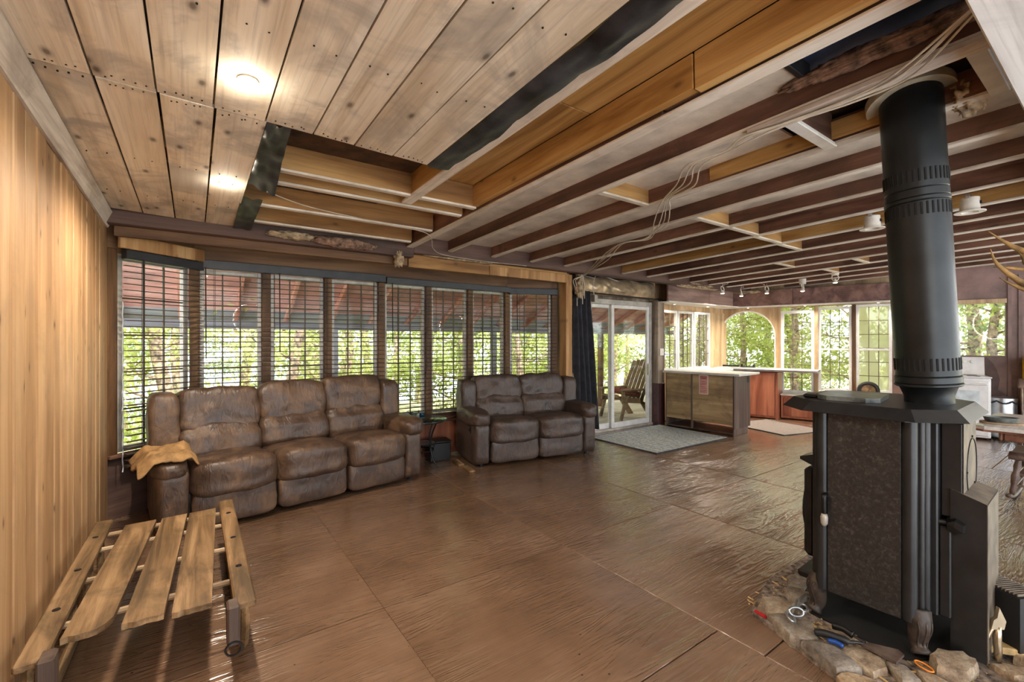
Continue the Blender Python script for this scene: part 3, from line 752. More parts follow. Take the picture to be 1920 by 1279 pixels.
# local +x towards the back of the chair
for sy in (-.30, .30):
    MB().tube([(-.42, sy, .0), (-.34, sy, .26), (-.28, sy, .44)], [.032, .036, .036], 6).build('front_leg', W_DCHAIR, dc)
    MB().add([(-.40, sy - .02, .34), (-.40, sy - .02, .44), (.0, sy - .02, .40), (.30, sy - .02, .0), (.42, sy - .02, .0), (.22, sy - .02, .28), (-.05, sy - .02, .31),
              (-.40, sy + .02, .34), (-.40, sy + .02, .44), (.0, sy + .02, .40), (.30, sy + .02, .0), (.42, sy + .02, .0), (.22, sy + .02, .28), (-.05, sy + .02, .31)],
             [(0, 6, 2, 1), (6, 5, 2), (2, 5, 4, 3), (7, 8, 9, 13), (13, 9, 12), (9, 10, 11, 12)] + [(i, (i + 1) % 7, 7 + (i + 1) % 7, 7 + i) for i in range(7)]).build('side_rail', W_DCHAIR, dc)
    MB().cbox(-.42, .26, sy - .06, sy + .06, .55, .58, .006).build('armrest', W_DCHAIR, dc)
    MB().cbox(-.40, -.34, sy - .02, sy + .02, .40, .55, .004).build('arm_post', W_DCHAIR, dc)
for k in range(5):
    MB().cbox(-.42 + .11 * k, -.42 + .11 * k + .095, -.29, .29, .425 - .03 * k, .445 - .03 * k, .004).build('seat_slat', W_DCHAIR, dc)
for k in range(6):
    yy = -.27 + .108 * k
    MB().cbox(0, .02, yy - .047, yy + .047, 0, .86 + .05 * math.sin(math.pi * (k + .5) / 6), .006, T(.08, 0, .30) @ RY(rad(24))).build('back_slat', W_DCHAIR, dc)
MB().pillow((-.16, 0, .47), (.46, .5, .13), 4, 6, None, RY(rad(14))).build('cushion', M_CUSH, dc, smooth=True)
tag(MB().cbox(5.25, 5.95, 5.45, 5.9, -.049, -.035, .004).build('doormat', M_MAT), 'flat grey doormat lying on the deck outside', 'doormat')

# ------------------------------------------------------------------ blinds
def blind(name, M, w, ztop, zbot, label, rail_h, wands, pitch=.0495):
    b = empty(name, label=label, cat='blind', group='wooden window blinds'); b.matrix_world = M
    MB().cbox(0, w, -.035, .03, ztop, ztop + rail_h, .004).build('head_rail', M_RAIL, b)
    sm = MB().add([(.012, -.024, -.002), (w - .012, -.024, -.002), (.012, 0, .003), (w - .012, 0, .003), (.012, .024, .001), (w - .012, .024, .001),
                   (.012, -.024, -.006), (w - .012, -.024, -.006), (.012, 0, -.001), (w - .012, 0, -.001), (.012, .024, -.003), (w - .012, .024, -.003)],
                  [(0, 1, 3, 2), (2, 3, 5, 4), (7, 6, 8, 9), (9, 8, 10, 11), (0, 6, 7, 1), (4, 5, 11, 10), (0, 2, 8, 6), (2, 4, 10, 8), (1, 7, 9, 3), (3, 9, 11, 5)]).mesh('slat', M_BLIND)
    z = ztop - .05
    while z > zbot:
        link('slat', sm, b, (0, 0, z), (rad(-1) + RND.uniform(-.03, .03), RND.uniform(-.0012, .0012), 0)); z -= pitch
    MB().cbox(.01, w - .01, -.025, .025, z - .01, z + .012, .003).build('bottom_rail', M_BLIND, b)
    n = max(2, round(w / .62) + 1)
    for k in range(n):
        x = lerp(.14, w - .14, k / (n - 1))
        MB().tube([(x, -.027, ztop), (x, -.027, z)], .0016, 4).tube([(x + .012, .027, ztop), (x + .012, .027, z)], .0016, 4).build('ladder_cord', M_CORD, b)
    if rail_h == .075 and w < 1: MB().tube([(-.025 + .003 * math.sin(k * 1.7), -.03, ztop - .35 - .035 * k) for k in range(40)], [.004 + .0025 * (k % 2) for k in range(40)], 5).build('pull_chain', M_STEEL, b)
    for x, L in wands: MB().tube([(x, -.05, ztop + .01), (x + .004, -.052, ztop - L)], .0055, 6).build('tilt_wand', M_CORD, b)
M, L = segM(BAY[0], BAY[1])
blind('window_blind', M @ T(.07, -.09, 0), L - .07, 2.115, .45, 'dark slatted blind on the angled window beside the plank wall', .075, [(.115, .62)])
blind('window_blind', T(.03, 5.18, 0), 1.82, 2.135, .45, 'dark slatted blind behind the long three-seat sofa', .085, [(.075, .85), (.70, .8)])
blind('window_blind', T(1.86, 5.18, 0), 1.78, 2.125, .45, 'dark slatted blind behind the glass side table with blue-black rail', .075, [(.06, .7)])
M, L = segM(BAY[2], BAY[3])
blind('window_blind', M @ T(.02, -.07, 0), L - .06, 2.105, .45, 'dark slatted blind on the angled window behind the loveseat', .085, [(.10, .5)])

# ------------------------------------------------------------------ sofas
def wrinkle(amp, f, seed, axis=None):
    def fn(Q, P):
        d = noise.noise(Vector((Q.x * f + seed, Q.y * f, Q.z * f * 1.5))) * amp + noise.noise(Vector((Q.x * f * 2.6 + seed, Q.y * 3 * f, Q.z * f * 3))) * amp * .45
        return Q + P.normalized() * d
    return fn
def sofa(name, loc, rz, W, nseat, mt, hgt, label, cat, aw=.19, D=.80, sag=0.0):
    s = empty(name, loc, rz, label, cat)
    MB().cbox(.06, W - .06, .10, D - .06, .05, .36, .02).build('base', M_RUBBER, s)
    for sx in (.10, W - .10):
        for sy in (.12, D - .12): MB().lathe([(.025, 0), (.03, .06)], 10, T(sx, sy, 0)).build('foot', M_BLACK, s)
    for side in (0, 1):
        c = aw / 2 if side == 0 else W - aw / 2
        def af(Q, P):
            Q = Q.copy()
            if Q.y < 0: Q.y += .02 * (1 - P.z) * .5
            return wrinkle(.008, 7, 3 + side)(Q, P)
        a = MB().pillow((c, .41, .275), (aw, .80, .50), 9, 9, af).build('arm', mt, s, smooth=True)
        lowp = nseat == 3 and side == 0
        if True:
            MB().pillow((c + (.012 if side == 0 else -.012) * -1, .34, .50 if lowp else .555), (aw + (.02 if lowp else .06), .72, .15 if lowp else .20), 3.6, 10, wrinkle(.014, 8, 9 + side)).build('arm_pad', mt, a, smooth=True)
        MB().pillow((c, D - .16, hgt * .5 + .20), (aw + .015, .27, hgt - .42), 5.5, 9, wrinkle(.012, 6, 21 + side), T(0, 0, 0)).build('side_wing', mt, s, smooth=True)
    MB().cbox(.07, W - .07, D - .10, D - .02, .10, hgt - .10, .03).build('back_shell', mt, s)
    sw = (W - 2 * aw) / nseat
    for k in range(nseat):
        cx = aw + sw * (k + .5); dz = RND.uniform(-.008, .008) - sag * (1 - k / max(1, nseat - 1)); sd = 31 + 7 * k
        def seatf(Q, P):
            Q = Q.copy(); Q.z += .018 * math.cos(P.x * 1.5) * (1 if P.z > 0 else 0) - .030 * P.y * max(0, P.z)
            Q.y -= .03 * math.cos(P.x * 1.4) * max(0, -P.y)
            return wrinkle(.012, 7, sd)(Q, P)
        MB().pillow((cx, .30, .385), (sw + .016, .68, .26), 5.6, 16, seatf).build('seat_cushion', mt, s, smooth=True)
        MB().pillow((cx, .07, .175), (sw - .012, .12, .27), 7, 9, wrinkle(.009, 7, sd + 2)).build('footrest_panel', mt, s, smooth=True)
        # backrest: lower lumbar roll and upper head cushion
        Mt = T(cx, D - .22, .44 + dz) @ RX(rad(-9))
        low = MB().pillow((0, 0, .15), (sw + .02, .27, .36), 5.5, 14, lambda Q, P: wrinkle(.02, 6, sd + 3)(Q + Vector((0, -.02 * (1 if abs(P.z) < .5 else 0), 0)), P), Mt).build('backrest', mt, s, smooth=True)
        hh = hgt - .44 - .25
        MB().pillow((0, .012, .25 + hh / 2 + .02), (sw + .02, .26, hh + .06), 5.2, 14, lambda Q, P: wrinkle(.02, 6.5, sd + 5)(Q, P), Mt).build('head_cushion', mt, low, smooth=True)
    return s
so = sofa('recliner_sofa', (-.20, 4.06, 0), rad(8.3), 2.20, 3, M_SOFA, 1.03, 'worn brown leather three-seat recliner sofa against the window blinds', 'sofa', .20, .80, .03)
lo = sofa('recliner_loveseat', (2.60, 4.36, 0), rad(-11), 1.64, 2, M_LOVE, .975, 'brown suede two-seat recliner loveseat beside the dark curtain', 'sofa', .19, .78)
MB().cbox(-.006, .0, .16, .20, .38, .46, .004).lathe([(.012, 0), (.012, .02)], 8, T(-.002, .18, .42) @ RY(rad(-90))).build('release_handle', M_BLACK, lo)
# tan cloth draped on the sofa arm
def drape(u, v):
    x, yy = lerp(-.19, .17, u), lerp(-.21, .20, v)
    x += .02 * noise.noise(Vector((u * 3, v * 3, 7))); yy += .03 * noise.noise(Vector((u * 2.5, v * 2, 1)))
    ex, ey = max(0, abs(x - .01) - .115), max(0, -yy - .15)
    z = .030 - 1.15 * ex - .8 * ey
    z += .020 * noise.noise(Vector((x * 11 + yy * 5, yy * 9, 2))) + .012 * abs(noise.noise(Vector((x * 22 - yy * 12, yy * 14, 5)))) + .022 * math.exp(-((yy + .02 - x * .5) / .035) ** 2) + .018 * math.exp(-((yy - .10 + x * .3) / .03) ** 2)
    return (x, yy, max(z, -.10))
cb = MB().grid(drape, 46, 46).build('draped_cloth', M_TANC, None, (-.165, 4.27, .60), (0, 0, rad(12)), True)
cb.modifiers.new('thickness', 'SOLIDIFY').thickness = .012
tag(cb, 'crumpled tan canvas cloth lying on the sofa arm', 'cloth')

# ------------------------------------------------------------------ glass side table and what stands on it
st = empty('side_table', (2.17, 4.86, 0), 0, 'round glass side table on black metal legs between the sofas', 'table')
MB().lathe([(.285, .538), (.29, .542), (.29, .548), (.285, .552)], 40).build('glass_top', M_TABLEGLASS, st, smooth='auto')
MB().tube([(.27 * math.cos(a), .27 * math.sin(a), .53) for a in [2 * math.pi * k / 32 for k in range(32)]], .006, 6, True).build('top_ring', M_BLACK, st)
for k in range(4):
    a = rad(45 + 90 * k) - .35; c, s_ = math.cos(a), math.sin(a)
    MB().tube(bez([(.22 * c, .22 * s_, .535), (.15 * c, .15 * s_, .38), (.13 * c, .13 * s_, .25), (.16 * c, .16 * s_, .12), (.24 * c, .24 * s_, .004)], 5), .010, 7).build('leg', M_BLACK, st)
for z, r in ((.27, .16), (.19, .135)):
    MB().tube([(r * math.cos(a), r * math.sin(a), z) for a in [2 * math.pi * k / 28 for k in range(28)]], .008, 6, True).build('shelf_ring', M_BLACK, st)
for k in range(10):
    a = 2 * math.pi * k / 10
    MB().tube([(.15 * math.cos(a), .15 * math.sin(a), .262), (.135 * math.cos(a), .135 * math.sin(a), .19)], .004, 5).build('basket_bar', M_BLACK, st)
MB().lathe([(0, .268), (.15, .268), (.15, .274), (0, .274)], 28).build('lower_shelf', M_STEEL, st, smooth='auto')
MB().lathe([(.0, 0), (.028, .0), (.024, .012), (.03, .02), (.06, .055), (.085, .085), (.080, .086), (.055, .058), (.022, .026), (0, .022)], 12).build('glass_dish', M_CRYSTAL, None, (2.10, 4.93, .553), smooth=True)
tag(bpy.data.objects['glass_dish'], 'flared clear glass dish standing on the side table', 'dish')
tag(MB().lathe([(0, 0), (.027, 0), (.03, .005), (.03, .05), (.026, .05), (.025, .008), (0, .008)], 16).build('candle_glass', M_BLUEGL, None, (2.205, 4.935, .553), smooth='auto'), 'small blue candle glass beside the clear dish', 'candle')
bg = empty('dark_crate', (2.46, 5.03, 0), rad(-8), 'dark plastic crate on the floor behind the side table', 'crate')
MB().cbox(-.13, .13, -.1, .1, 0, .22, .01).build('crate_body', M_RUBBER, bg); MB().cbox(-.14, .14, -.11, .11, .22, .245, .006).build('crate_rim', M_BLACK, bg)
for k, (x, yy) in enumerate(((2.62, 4.72), (2.59, 4.42))):
    tag(MB().cbox(-.035, .035, -.12, .12, 0, .022, .004).build('wood_shim', W_SLED, None, (x - .05, yy, 0), (0, 0, rad(-10))), ('short pale wood shim by the rear of the loveseat', 'short pale wood shim by the front of the loveseat')[k], 'wood offcut', 'shims beside the loveseat')

# ------------------------------------------------------------------ wooden sled
sl = empty('wooden_sled', (-.125, 2.30, 0), rad(-.8), 'old slatted wooden sled lying beside the plank wall', 'sled')
Z = .285
def rail(x, skew):
    # flat top rail, runner below with turned-up front
    r = MB().cbox(-.042, .042, -.03, 1.50, Z, Z + .034, .007, T(x, 0, 0) @ RZ(skew)).build('top_rail', W_SLED, sl)
    prof = [(.02, Z), (1.42, Z), (1.42, .0), (.30, .0), (.16, .03), (.05, .10), (.0, .20)]
    # runner board: outline in the y-z plane with a cut-out so only rim and uprights remain
    run = MB()
    outer_ = bez([(0, -.005, Z - .005), (0, -.01, .19), (0, .06, .085), (0, .19, .025), (0, .36, .012)], 6) + [Vector((0, 1.42, .012))]
    for i in range(len(outer_) - 1):
        pass
    run.tube([(0, p.y, p.z + .012) for p in outer_], .030, 6)
    run.v = [(v[0] * .6, v[1], v[2]) for v in run.v]
    run.build('runner', W_SLED, sl, M=T(x, 0, 0) @ RZ(skew))
    for yy in (.22, .62, 1.02, 1.36):
        MB().cbox(-.014, .014, yy - .03, yy + .03, .03, Z, .004, T(x, 0, 0) @ RZ(skew)).build('upright', W_SLED, sl)
    MB().cbox(-.024, .024, -.052, .03, .15, Z + .036, .008, T(x + .045 * (1 if x < 0 else -1), 0, 0) @ RZ(skew)).build('front_block', W_CABEND, sl)
    MB().tube([(.03 * math.cos(a), -.056, .145 + .028 * math.sin(a)) for a in [2 * math.pi * k / 14 for k in range(14)]], .0045, 5, True, T(x + .045 * (1 if x < 0 else -1), 0, 0)).build('iron_ring', M_IRON, sl)
    for yy in (.35, .75, 1.2): MB().lathe([(0, .004), (.013, .003), (.014, 0)], 10, T(x, 0, 0) @ RZ(skew) @ T(0, yy, Z + .034)).build('bolt_head', M_IRON, sl)
rail(-.345, .0); rail(.315, .010)
for yy in (.30, .72, 1.12, 1.36):
    MB().tube([(-.35, yy, Z - .018), (0, yy + .004, Z - .014), (.32, yy + .01, Z - .018)], .014, 8).build('cross_bar', W_SLEDX, sl)
def slat(x0, x1, w0, w1, y0, y1, tear):
    r = random.Random(int(x0 * 1000)); L = [( -w0 / 2, 0.0)]
    n = 7
    low = [(lerp(-w0 / 2, w0 / 2, k / n), r.uniform(-.005, .005) + (tear * (k / n) ** 6)) for k in range(n + 1)]
    topp = [(w1 / 2, y1 - y0), (-w1 / 2, y1 - y0 - .01)]
    poly = [(p[0] + x0, p[1] + y0) for p in low] + [(p[0] + x1, p[1] + y0) for p in topp]
    MB().prism(poly, Z + .002, Z + .026).build('slat', W_SLED, sl)
slat(-.215, -.155, .145, .15, .10, 1.36, .07); slat(-.04, .015, .135, .13, .08, 1.37, .0); slat(.125, .165, .14, .145, .06, 1.38, .0)

# ------------------------------------------------------------------ rugs
rg = empty('woven_rug', (5.60, 4.23, .001), rad(0), 'blue-grey woven rug in front of the patio door', 'rug')
MB().prism([(-.75, -.60), (.92, -.62), (.95, .62), (-.75, .60)], .002, .012).build('rug_pile', M_RUG, rg)
MB().tube([(-.75, -.60, .008), (.92, -.62, .008), (.95, .62, .008), (-.75, .60, .008)], .008, 6, True).build('rug_binding', M_RUGE, rg)
rg = empty('kitchen_mat', (8.0, 3.62, .001), rad(-14), 'plain grey kitchen mat behind the plywood island', 'rug')
MB().prism([(-.50, -.55), (.48, -.55), (.48, .55), (-.50, .55)], .002, .010).build('mat_pile', M_RUGG, rg)
MB().tube([(-.50, -.55, .007), (.48, -.55, .007), (.48, .55, .007), (-.50, .55, .007)], .007, 6, True).build('mat_edge', M_RUGE, rg)

# ------------------------------------------------------------------ kitchen island
isl = empty('kitchen_island', (6.70, 3.62, 0), rad(5), 'plywood-backed kitchen island cabinet with raised open base', 'cabinet')
# local: x depth away from the living room, y along the island
MB().cbox(0, .018, .02, .66, .16, .915, .003).build('back_panel', W_PLY, isl)
MB().cbox(0, .018, .69, 1.14, .16, .915, .003).build('back_panel', W_PLY, isl)
MB().cbox(-.004, .03, .66, .69, .02, .915, .003).build('divider', W_CABEND, isl)
MB().prism([(0, 0), (.58, 0), (.58, .02), (0, .02)], .10, .915).build('end_panel', W_CABEND, isl)
MB().cbox(0, .50, 0, .02, .0, .10, .003).build('end_toe', W_CABEND, isl)
MB().cbox(0, .58, 1.12, 1.14, 0, .915, .003).build('end_panel', W_CABEND, isl)
MB().cbox(.0, .55, .02, 1.12, .02, .045, .003).build('bottom_rail', W_CABEND, isl)
MB().cbox(.02, .58, .02, 1.12, .16, .18, .003).build('cabinet_floor', W_PLY, isl)
MB().cbox(.56, .58, .02, .3, .18, .915, .003).build('front_panel', W_CABEND, isl)
MB().cbox(.56, .58, .3, 1.12, .18, .915, .003).build('front_panel', W_CABEND, isl)
MB().cbox(.46, .53, -.006, .0, .79, .89, .003).build('outlet_box', M_BLACK, isl)
ct = empty('island_countertop', (6.70, 3.62, .917), rad(5), 'pale laminate countertop resting on the plywood island', 'countertop')
MB().cbox(-.06, .70, -.10, 1.16, 0, .035, .006).build('slab', M_KRUB, ct)
MB().cbox(-.064, -.06, -.10, 1.16, .002, .033, .001).build('edge_strip', M_KRUB, ct)
nt = empty('notice', (6.70, 3.62, 0), rad(5), 'pink printed notice taped to the island back panel', 'paper')
MB().box(-.004, -.001, .40, .55, .60, .905).build('paper_sheet', M_NOTEW, nt); MB().box(-.0055, -.004, .412, .538, .612, .897).build('pink_print', M_NOTE, nt)
for k, z in enumerate((.868, .845, .80, .775, .755, .715, .69, .66, .64)):
    MB().box(-.0062, -.0055, .422 + .01 * (k % 3), .53 - .012 * (k % 4), z, z + (.014 if k < 2 else .005)).build('print_line', M_INK, nt)

# ------------------------------------------------------------------ far counter, sink, cabinets (in the frame of the far wall)
def fw(name, label=None, cat=None, group=None): return empty(name, (FP[0], FP[1], 0), FA, label, cat, group)
cab = fw('sink_cabinet', 'red-brown wooden cabinet under the far kitchen counter', 'cabinet')
MB().cbox(.10, 1.08, -.56, -.02, .02, .87, .004).build('body', W_RED, cab)
for s0, s1 in ((.12, .58), (.60, 1.06)): MB().cbox(s0, s1, -.58, -.56, .06, .85, .006).build('door', W_RED, cab)
MB().cbox(1.08, 1.12, -.57, -.04, .0, .87, .004).build('end_post', W_RED, cab)
low = fw('window_bench', 'low red-brown bench cabinet under the tall kitchen windows', 'cabinet')
MB().cbox(1.14, 2.74, -.36, -.01, .02, .44, .004).build('body', W_RED, low)
for k in range(3): MB().cbox(1.18 + .52 * k, 1.66 + .52 * k, -.375, -.36, .06, .40, .006).build('door', W_RED, low)
MB().cbox(1.13, 2.76, -.39, -.01, .44, .465, .004).build('bench_top', M_WHITE, low)
ct = fw('far_countertop', 'long counter with sink running below the arched window', 'countertop')
MB().cbox(.0, 1.72, -.62, .0, .885, .925, .006).build('slab', M_KRUB, ct)
MB().cbox(.0, 1.722, -.625, -.62, .885, .922, .002).build('front_edge', M_EDGE, ct)
MB().cbox(1.72, 1.726, -.62, .0, .885, .922, .002).build('end_edge', M_EDGE, ct)
MB().cbox(.25, .72, -.46, -.12, .915, .93, .01).build('sink_rim', M_STEEL, ct)
fa = fw('kitchen_faucet', 'dark gooseneck faucet at the sink under the arch', 'faucet')
MB().tube(bez([(.50, -.09, .93), (.50, -.09, 1.05), (.51, -.12, 1.11), (.53, -.20, 1.10), (.535, -.22, 1.06)], 6), .011, 8).build('spout', M_BLACK, fa, smooth=True)
MB().cbox(.40, .66, -.12, -.06, .926, .945, .006).build('deck_plate', M_BLACK, fa)
for x in (.42, .64): MB().lathe([(.018, 0), (.022, .02), (.016, .045), (.0, .05)], 10, T(x, -.09, .945)).build('tap_knob', M_BLACK, fa, smooth=True)
tag(MB().cbox(.02, .36, -.07, -.02, .93, .96, .006).build('dark_tray', M_BLACK, None, M=FM), 'long dark tray on the counter behind the sink', 'tray')
c2 = empty('corner_counter', (7.35, 4.70, 0), 0, 'pale counter running under the small kitchen windows', 'countertop')
MB().cbox(.02, 1.05, -.15, .36, .885, .92, .006).build('slab', M_KRUB, c2); MB().cbox(.05, 1.02, -.10, .36, .02, .885, .004).build('cabinet_body', W_RED, c2)

# round item and red ornament on the bench
rt = fw('round_wheel', 'black round wheel leaning against the fogged kitchen window', 'wheel')
mw = T(2.42, -.20, .60) @ RX(rad(-84))
MB().tube([(.125 * math.cos(a), .125 * math.sin(a), 0) for a in [2 * math.pi * k / 32 for k in range(32)]], .032, 8, True, mw).build('tyre', M_RUBBER, rt, smooth=True)
MB().lathe([(0, -.01), (.10, -.012), (.10, .012), (0, .01)], 24, mw).build('disc', W_SLED, rt, smooth='auto')
MB().lathe([(0, .015), (.04, .014), (.04, .012)], 16, mw).build('hub', M_BLACK, rt)
rb = fw('red_ornament', 'small red ornament on the bench below the middle kitchen window', 'ornament')
for k in range(3): MB().lathe([(0, 0), (.02, .02), (.024, .06), (.0, .12)], 8, T(2.12 + .03 * k, -.15, .465) @ RY(rad(-25 + 25 * k))).build('petal', M_REDP, rb, smooth=True)

# ------------------------------------------------------------------ range, bin, yellow cabinet
rn = fw('electric_range', 'white electric range under the bare kitchen window', 'range')
MB().cbox(3.18, 3.82, -.62, -.03, .03, .905, .01).build('body', M_ENAMEL, rn)
MB().cbox(3.17, 3.83, -.64, -.02, .905, .925, .006).build('cooktop', M_ENAMEL, rn)
MB().add([(3.18, -.14, .925), (3.82, -.14, .925), (3.82, -.02, .925), (3.18, -.02, .925), (3.18, -.10, 1.20), (3.82, -.10, 1.20), (3.82, -.02, 1.20), (3.18, -.02, 1.20)],
         [(0, 1, 5, 4), (1, 2, 6, 5), (2, 3, 7, 6), (3, 0, 4, 7), (4, 5, 6, 7), (0, 3, 2, 1)]).build('backguard', M_ENAMEL, rn)
for k in range(2): MB().lathe([(.024, 0), (.022, .022), (0, .024)], 14, T(3.60 + .09 * k, -.122, 1.13) @ RX(rad(82))).build('knob', M_ENAMEL, rn, smooth='auto')
MB().cbox(3.20, 3.80, -.64, -.62, .30, .86, .008).build('oven_door', M_ENAMEL, rn)
MB().box(3.30, 3.70, -.643, -.64, .45, .72).build('oven_window', plain('pale_oven_glass', (196, 206, 208), .15), rn)
MB().tube([(3.23, -.64, .815), (3.23, -.675, .815), (3.77, -.675, .815), (3.77, -.64, .815)], .012, 8).build('oven_handle', M_ENAMEL, rn)
MB().cbox(3.20, 3.80, -.64, -.62, .06, .27, .008).build('storage_drawer', M_ENAMEL, rn)
for k in range(4): MB().lathe([(0, .004), (.075, .004), (.075, 0)], 18, T(3.33 + .33 * (k % 2), -.45 + .27 * (k // 2), .925)).build('burner', M_BLACK, rn)
bn = fw('trash_bin', 'stainless steel pedal bin with black bag beside the range', 'bin')
bm = T(3.98, -.30, 0)
MB().lathe([(.155, .0), (.155, .03)], 24, bm).build('base_ring', M_BLACK, bn)
MB().lathe([(.15, .03), (.152, .58)], 28, bm).build('bin_body', M_STEEL, bn, smooth='auto')
MB().lathe([(.158, .575), (.158, .61), (.0, .635)], 28, bm).build('bin_lid', M_STEEL, bn, smooth='auto')
MB().tube([(3.98 + .157 * math.cos(a), -.30 + .157 * math.sin(a), .57 - .035 * abs(math.sin(3 * a))) for a in [2 * math.pi * k / 30 for k in range(30)]], .012, 6, True).build('bag_edge', M_RUBBER, bn)
MB().cbox(3.93, 4.03, -.50, -.45, .03, .05, .004).build('pedal', M_BLACK, bn)
yc = fw('yellow_cabinet', 'yellow painted cabinet with rounded pinkish frame by the taupe wall', 'cabinet')
MB().cbox(4.22, 4.80, -.42, -.06, .12, 1.20, .008).build('body', M_YEL, yc)
for z0, z1 in ((.42, .80), (.82, 1.18)): MB().cbox(4.25, 4.77, -.437, -.42, z0, z1, .01).build('door', M_YEL, yc)
MB().cbox(4.25, 4.77, -.422, -.40, .30, .39, .004).build('open_slot', M_SOOT, yc)
for x in (4.245, 4.775): MB().cbox(x - .025, x + .025, -.42, -.37, .0, .12, .004).build('leg', M_YEL, yc)
MB().tube(bez([(4.20, -.43, .05), (4.20, -.43, .5), (4.20, -.43, 1.05), (4.25, -.43, 1.20), (4.35, -.43, 1.235), (4.70, -.43, 1.235)], 6), .022, 8).build('bent_frame', M_PINKW, yc, smooth=True)
tag(MB().prism([(3.84, .50), (4.06, .50), (4.14, .58), (3.98, .70), (4.0, .86), (3.97, 1.0), (3.93, 1.10), (3.86, 1.20), (3.84, 1.20)], .0, .004, RX(rad(90)) @ T(0, 0, .002)).build('wall_shadow_patch', M_SHADOWP, wall_far), kind='structure')  # shadow shape laid on the wall between range and bin

# ------------------------------------------------------------------ dining table, dish and rocking chair
tb = empty('dining_table', (5.38, -.02, 0), rad(2), 'pale topped wooden dining table at the edge of the room', 'table')
MB().prism([(0, -1.0), (1.1, -1.0), (1.1, .84), (.04, .86), (.0, .80)], .715, .745).build('table_top', W_TABLE, tb)
MB().prism([(-.004, -1.0), (1.1, -1.0), (1.1, .845), (.036, .866), (-.004, .806)], .700, .716).build('table_edge', W_TABLE_E, tb)
MB().cbox(.06, .085, -.9, .70, .63, .70, .01).build('apron', W_TABLE_E, tb)
MB().cbox(.06, 1.0, .70, .725, .63, .70, .01).build('apron', W_TABLE_E, tb)
for x, yy in ((.30, .55), (.95, .55), (.30, -.85), (.95, -.85)):
    MB().lathe([(.028, 0), (.034, .1), (.026, .16), (.038, .3), (.03, .42), (.04, .5), (.03, .56), (.04, .63)], 12, T(x, yy, 0)).build('leg', W_CHAIR, tb, smooth=True)
ds = empty('oval_dish', (5.62, .72, .747), rad(-70), 'dark oval dish on a wooden board on the dining table', 'dish')
def oval(prof, a, b, m, nm): MB().lathe(prof, 28, Matrix.Diagonal((a, b, 1, 1))).build(nm, m, ds, smooth='auto')
oval([(0, 0), (1, 0), (1, .012), (0, .012)], .13, .085, W_SLEDX, 'board'); oval([(0, .012), (.85, .012), (1, .055), (.95, .055), (.82, .022), (0, .022)], .11, .07, M_TILE, 'dish_bowl')
rc = empty('rocking_chair', (6.32, .47, 0), rad(0), 'brown wooden rocking chair with turned legs behind the dining table', 'chair')
def seatshape(u, v):
    x = lerp(-.25, .25, u); yy = lerp(-.24, .26, v)
    return (x, yy, .43 + .02 * math.cos(u * 6.28) * .5 - (.03 * max(0, (.12 - u) / .12) ** 2))
sb = MB().grid(seatshape, 14, 8); sb.grid(lambda u, v: tuple(Vector(seatshape(1 - u, v)) - Vector((0, 0, .03))), 14, 8)
for u0 in (0, 1):
    sb.grid(lambda u, v: tuple(Vector(seatshape(u0, u if u0 == 0 else 1 - u)) - Vector((0, 0, .03 * (1 - v)))), 8, 1)
for v0 in (0, 1):
    sb.grid(lambda u, v: tuple(Vector(seatshape(u if v0 else 1 - u, v0)) - Vector((0, 0, .03 * v))), 14, 1)
sb.tube([(-.25, -.24, .40), (-.25, .26, .40)], .026, 10); sb.build('seat', W_CHAIR, rc, smooth='auto')
LP = [((-.19, -.18, .40), (-.25, -.22, .045)), ((-.19, .2, .40), (-.25, .24, .045)), ((.18, -.18, .41), (.22, -.22, .045)), ((.18, .2, .41), (.22, .24, .045))]
for a, b in LP:
    a, b = Vector(a), Vector(b); MB().tube([a.lerp(b, k / 8) for k in range(9)], [.016, .02, .027, .02, .03, .026, .018, .022, .014], 10).build('leg', W_CHAIR, rc, smooth=True)
for yy in (-.22, .24): MB().tube(bez([(-.44, yy, .085), (-.22, yy, .035), (.0, yy, .018), (.24, yy, .03), (.50, yy, .10)], 5), .018, 8).build('rocker', W_CHAIR, rc, smooth=True)
for z in (.14, .24):
    MB().tube([(-.235 + z * .1, -.21, z), (-.235 + z * .1, .23, z)], .010, 8).build('stretcher', W_CHAIR, rc); MB().tube([(-.22, -.2, z), (.2, -.2, z)], .010, 8).build('stretcher', W_CHAIR, rc)
    MB().tube([(-.22, .22, z), (.2, .22, z)], .010, 8).build('stretcher', W_CHAIR, rc)
for k in range(6):
    yy = -.19 + .084 * k; MB().tube([(.22, yy, .43), (.27, yy, .70), (.34, yy * 1.05, 1.0)], .009, 7).build('back_spindle', W_CHAIR, rc)
MB().cbox(-.02, .02, -.25, .27, 0, .10, .012, T(.345, 0, .98) @ RY(rad(12))).build('crest_rail', W_CHAIR, rc)

# ------------------------------------------------------------------ antler chandelier arm at the frame edge
an = empty('antler_rack', (4.55, .40, 1.95), 0, 'brown antler rack hanging at the edge of the kitchen', 'antlers')
def ant(pts, r0): 
    P = bez(pts, 5); m = len(P); MB().tube(P, [max(.003, r0 * (1 - .92 * (1 - k / (m - 1)) ** 1.6)) for k in range(m)], 8).build('tine', M_ANT, an, smooth=True)
ant([(-.05, .235, .26), (-.02, .17, .185), (0, .10, .12), (.0, .02, .07), (.0, -.12, .03)], .026)
ant([(-.05, .225, .135), (-.04, .20, .04), (-.02, .13, -.06), (.0, .05, -.13), (.02, -.12, -.17)], .024)
ant([(-.03, .215, .012), (-.02, .15, .0), (0, .06, -.02), (0, -.12, -.03)], .016)
ant([(-.04, .185, -.065), (-.02, .13, -.115), (0, .05, -.165), (0, -.12, -.21)], .018)
ant([(.0, .11, .13), (.0, .08, .06), (.0, .05, .0), (.0, -.12, -.10)], .018)

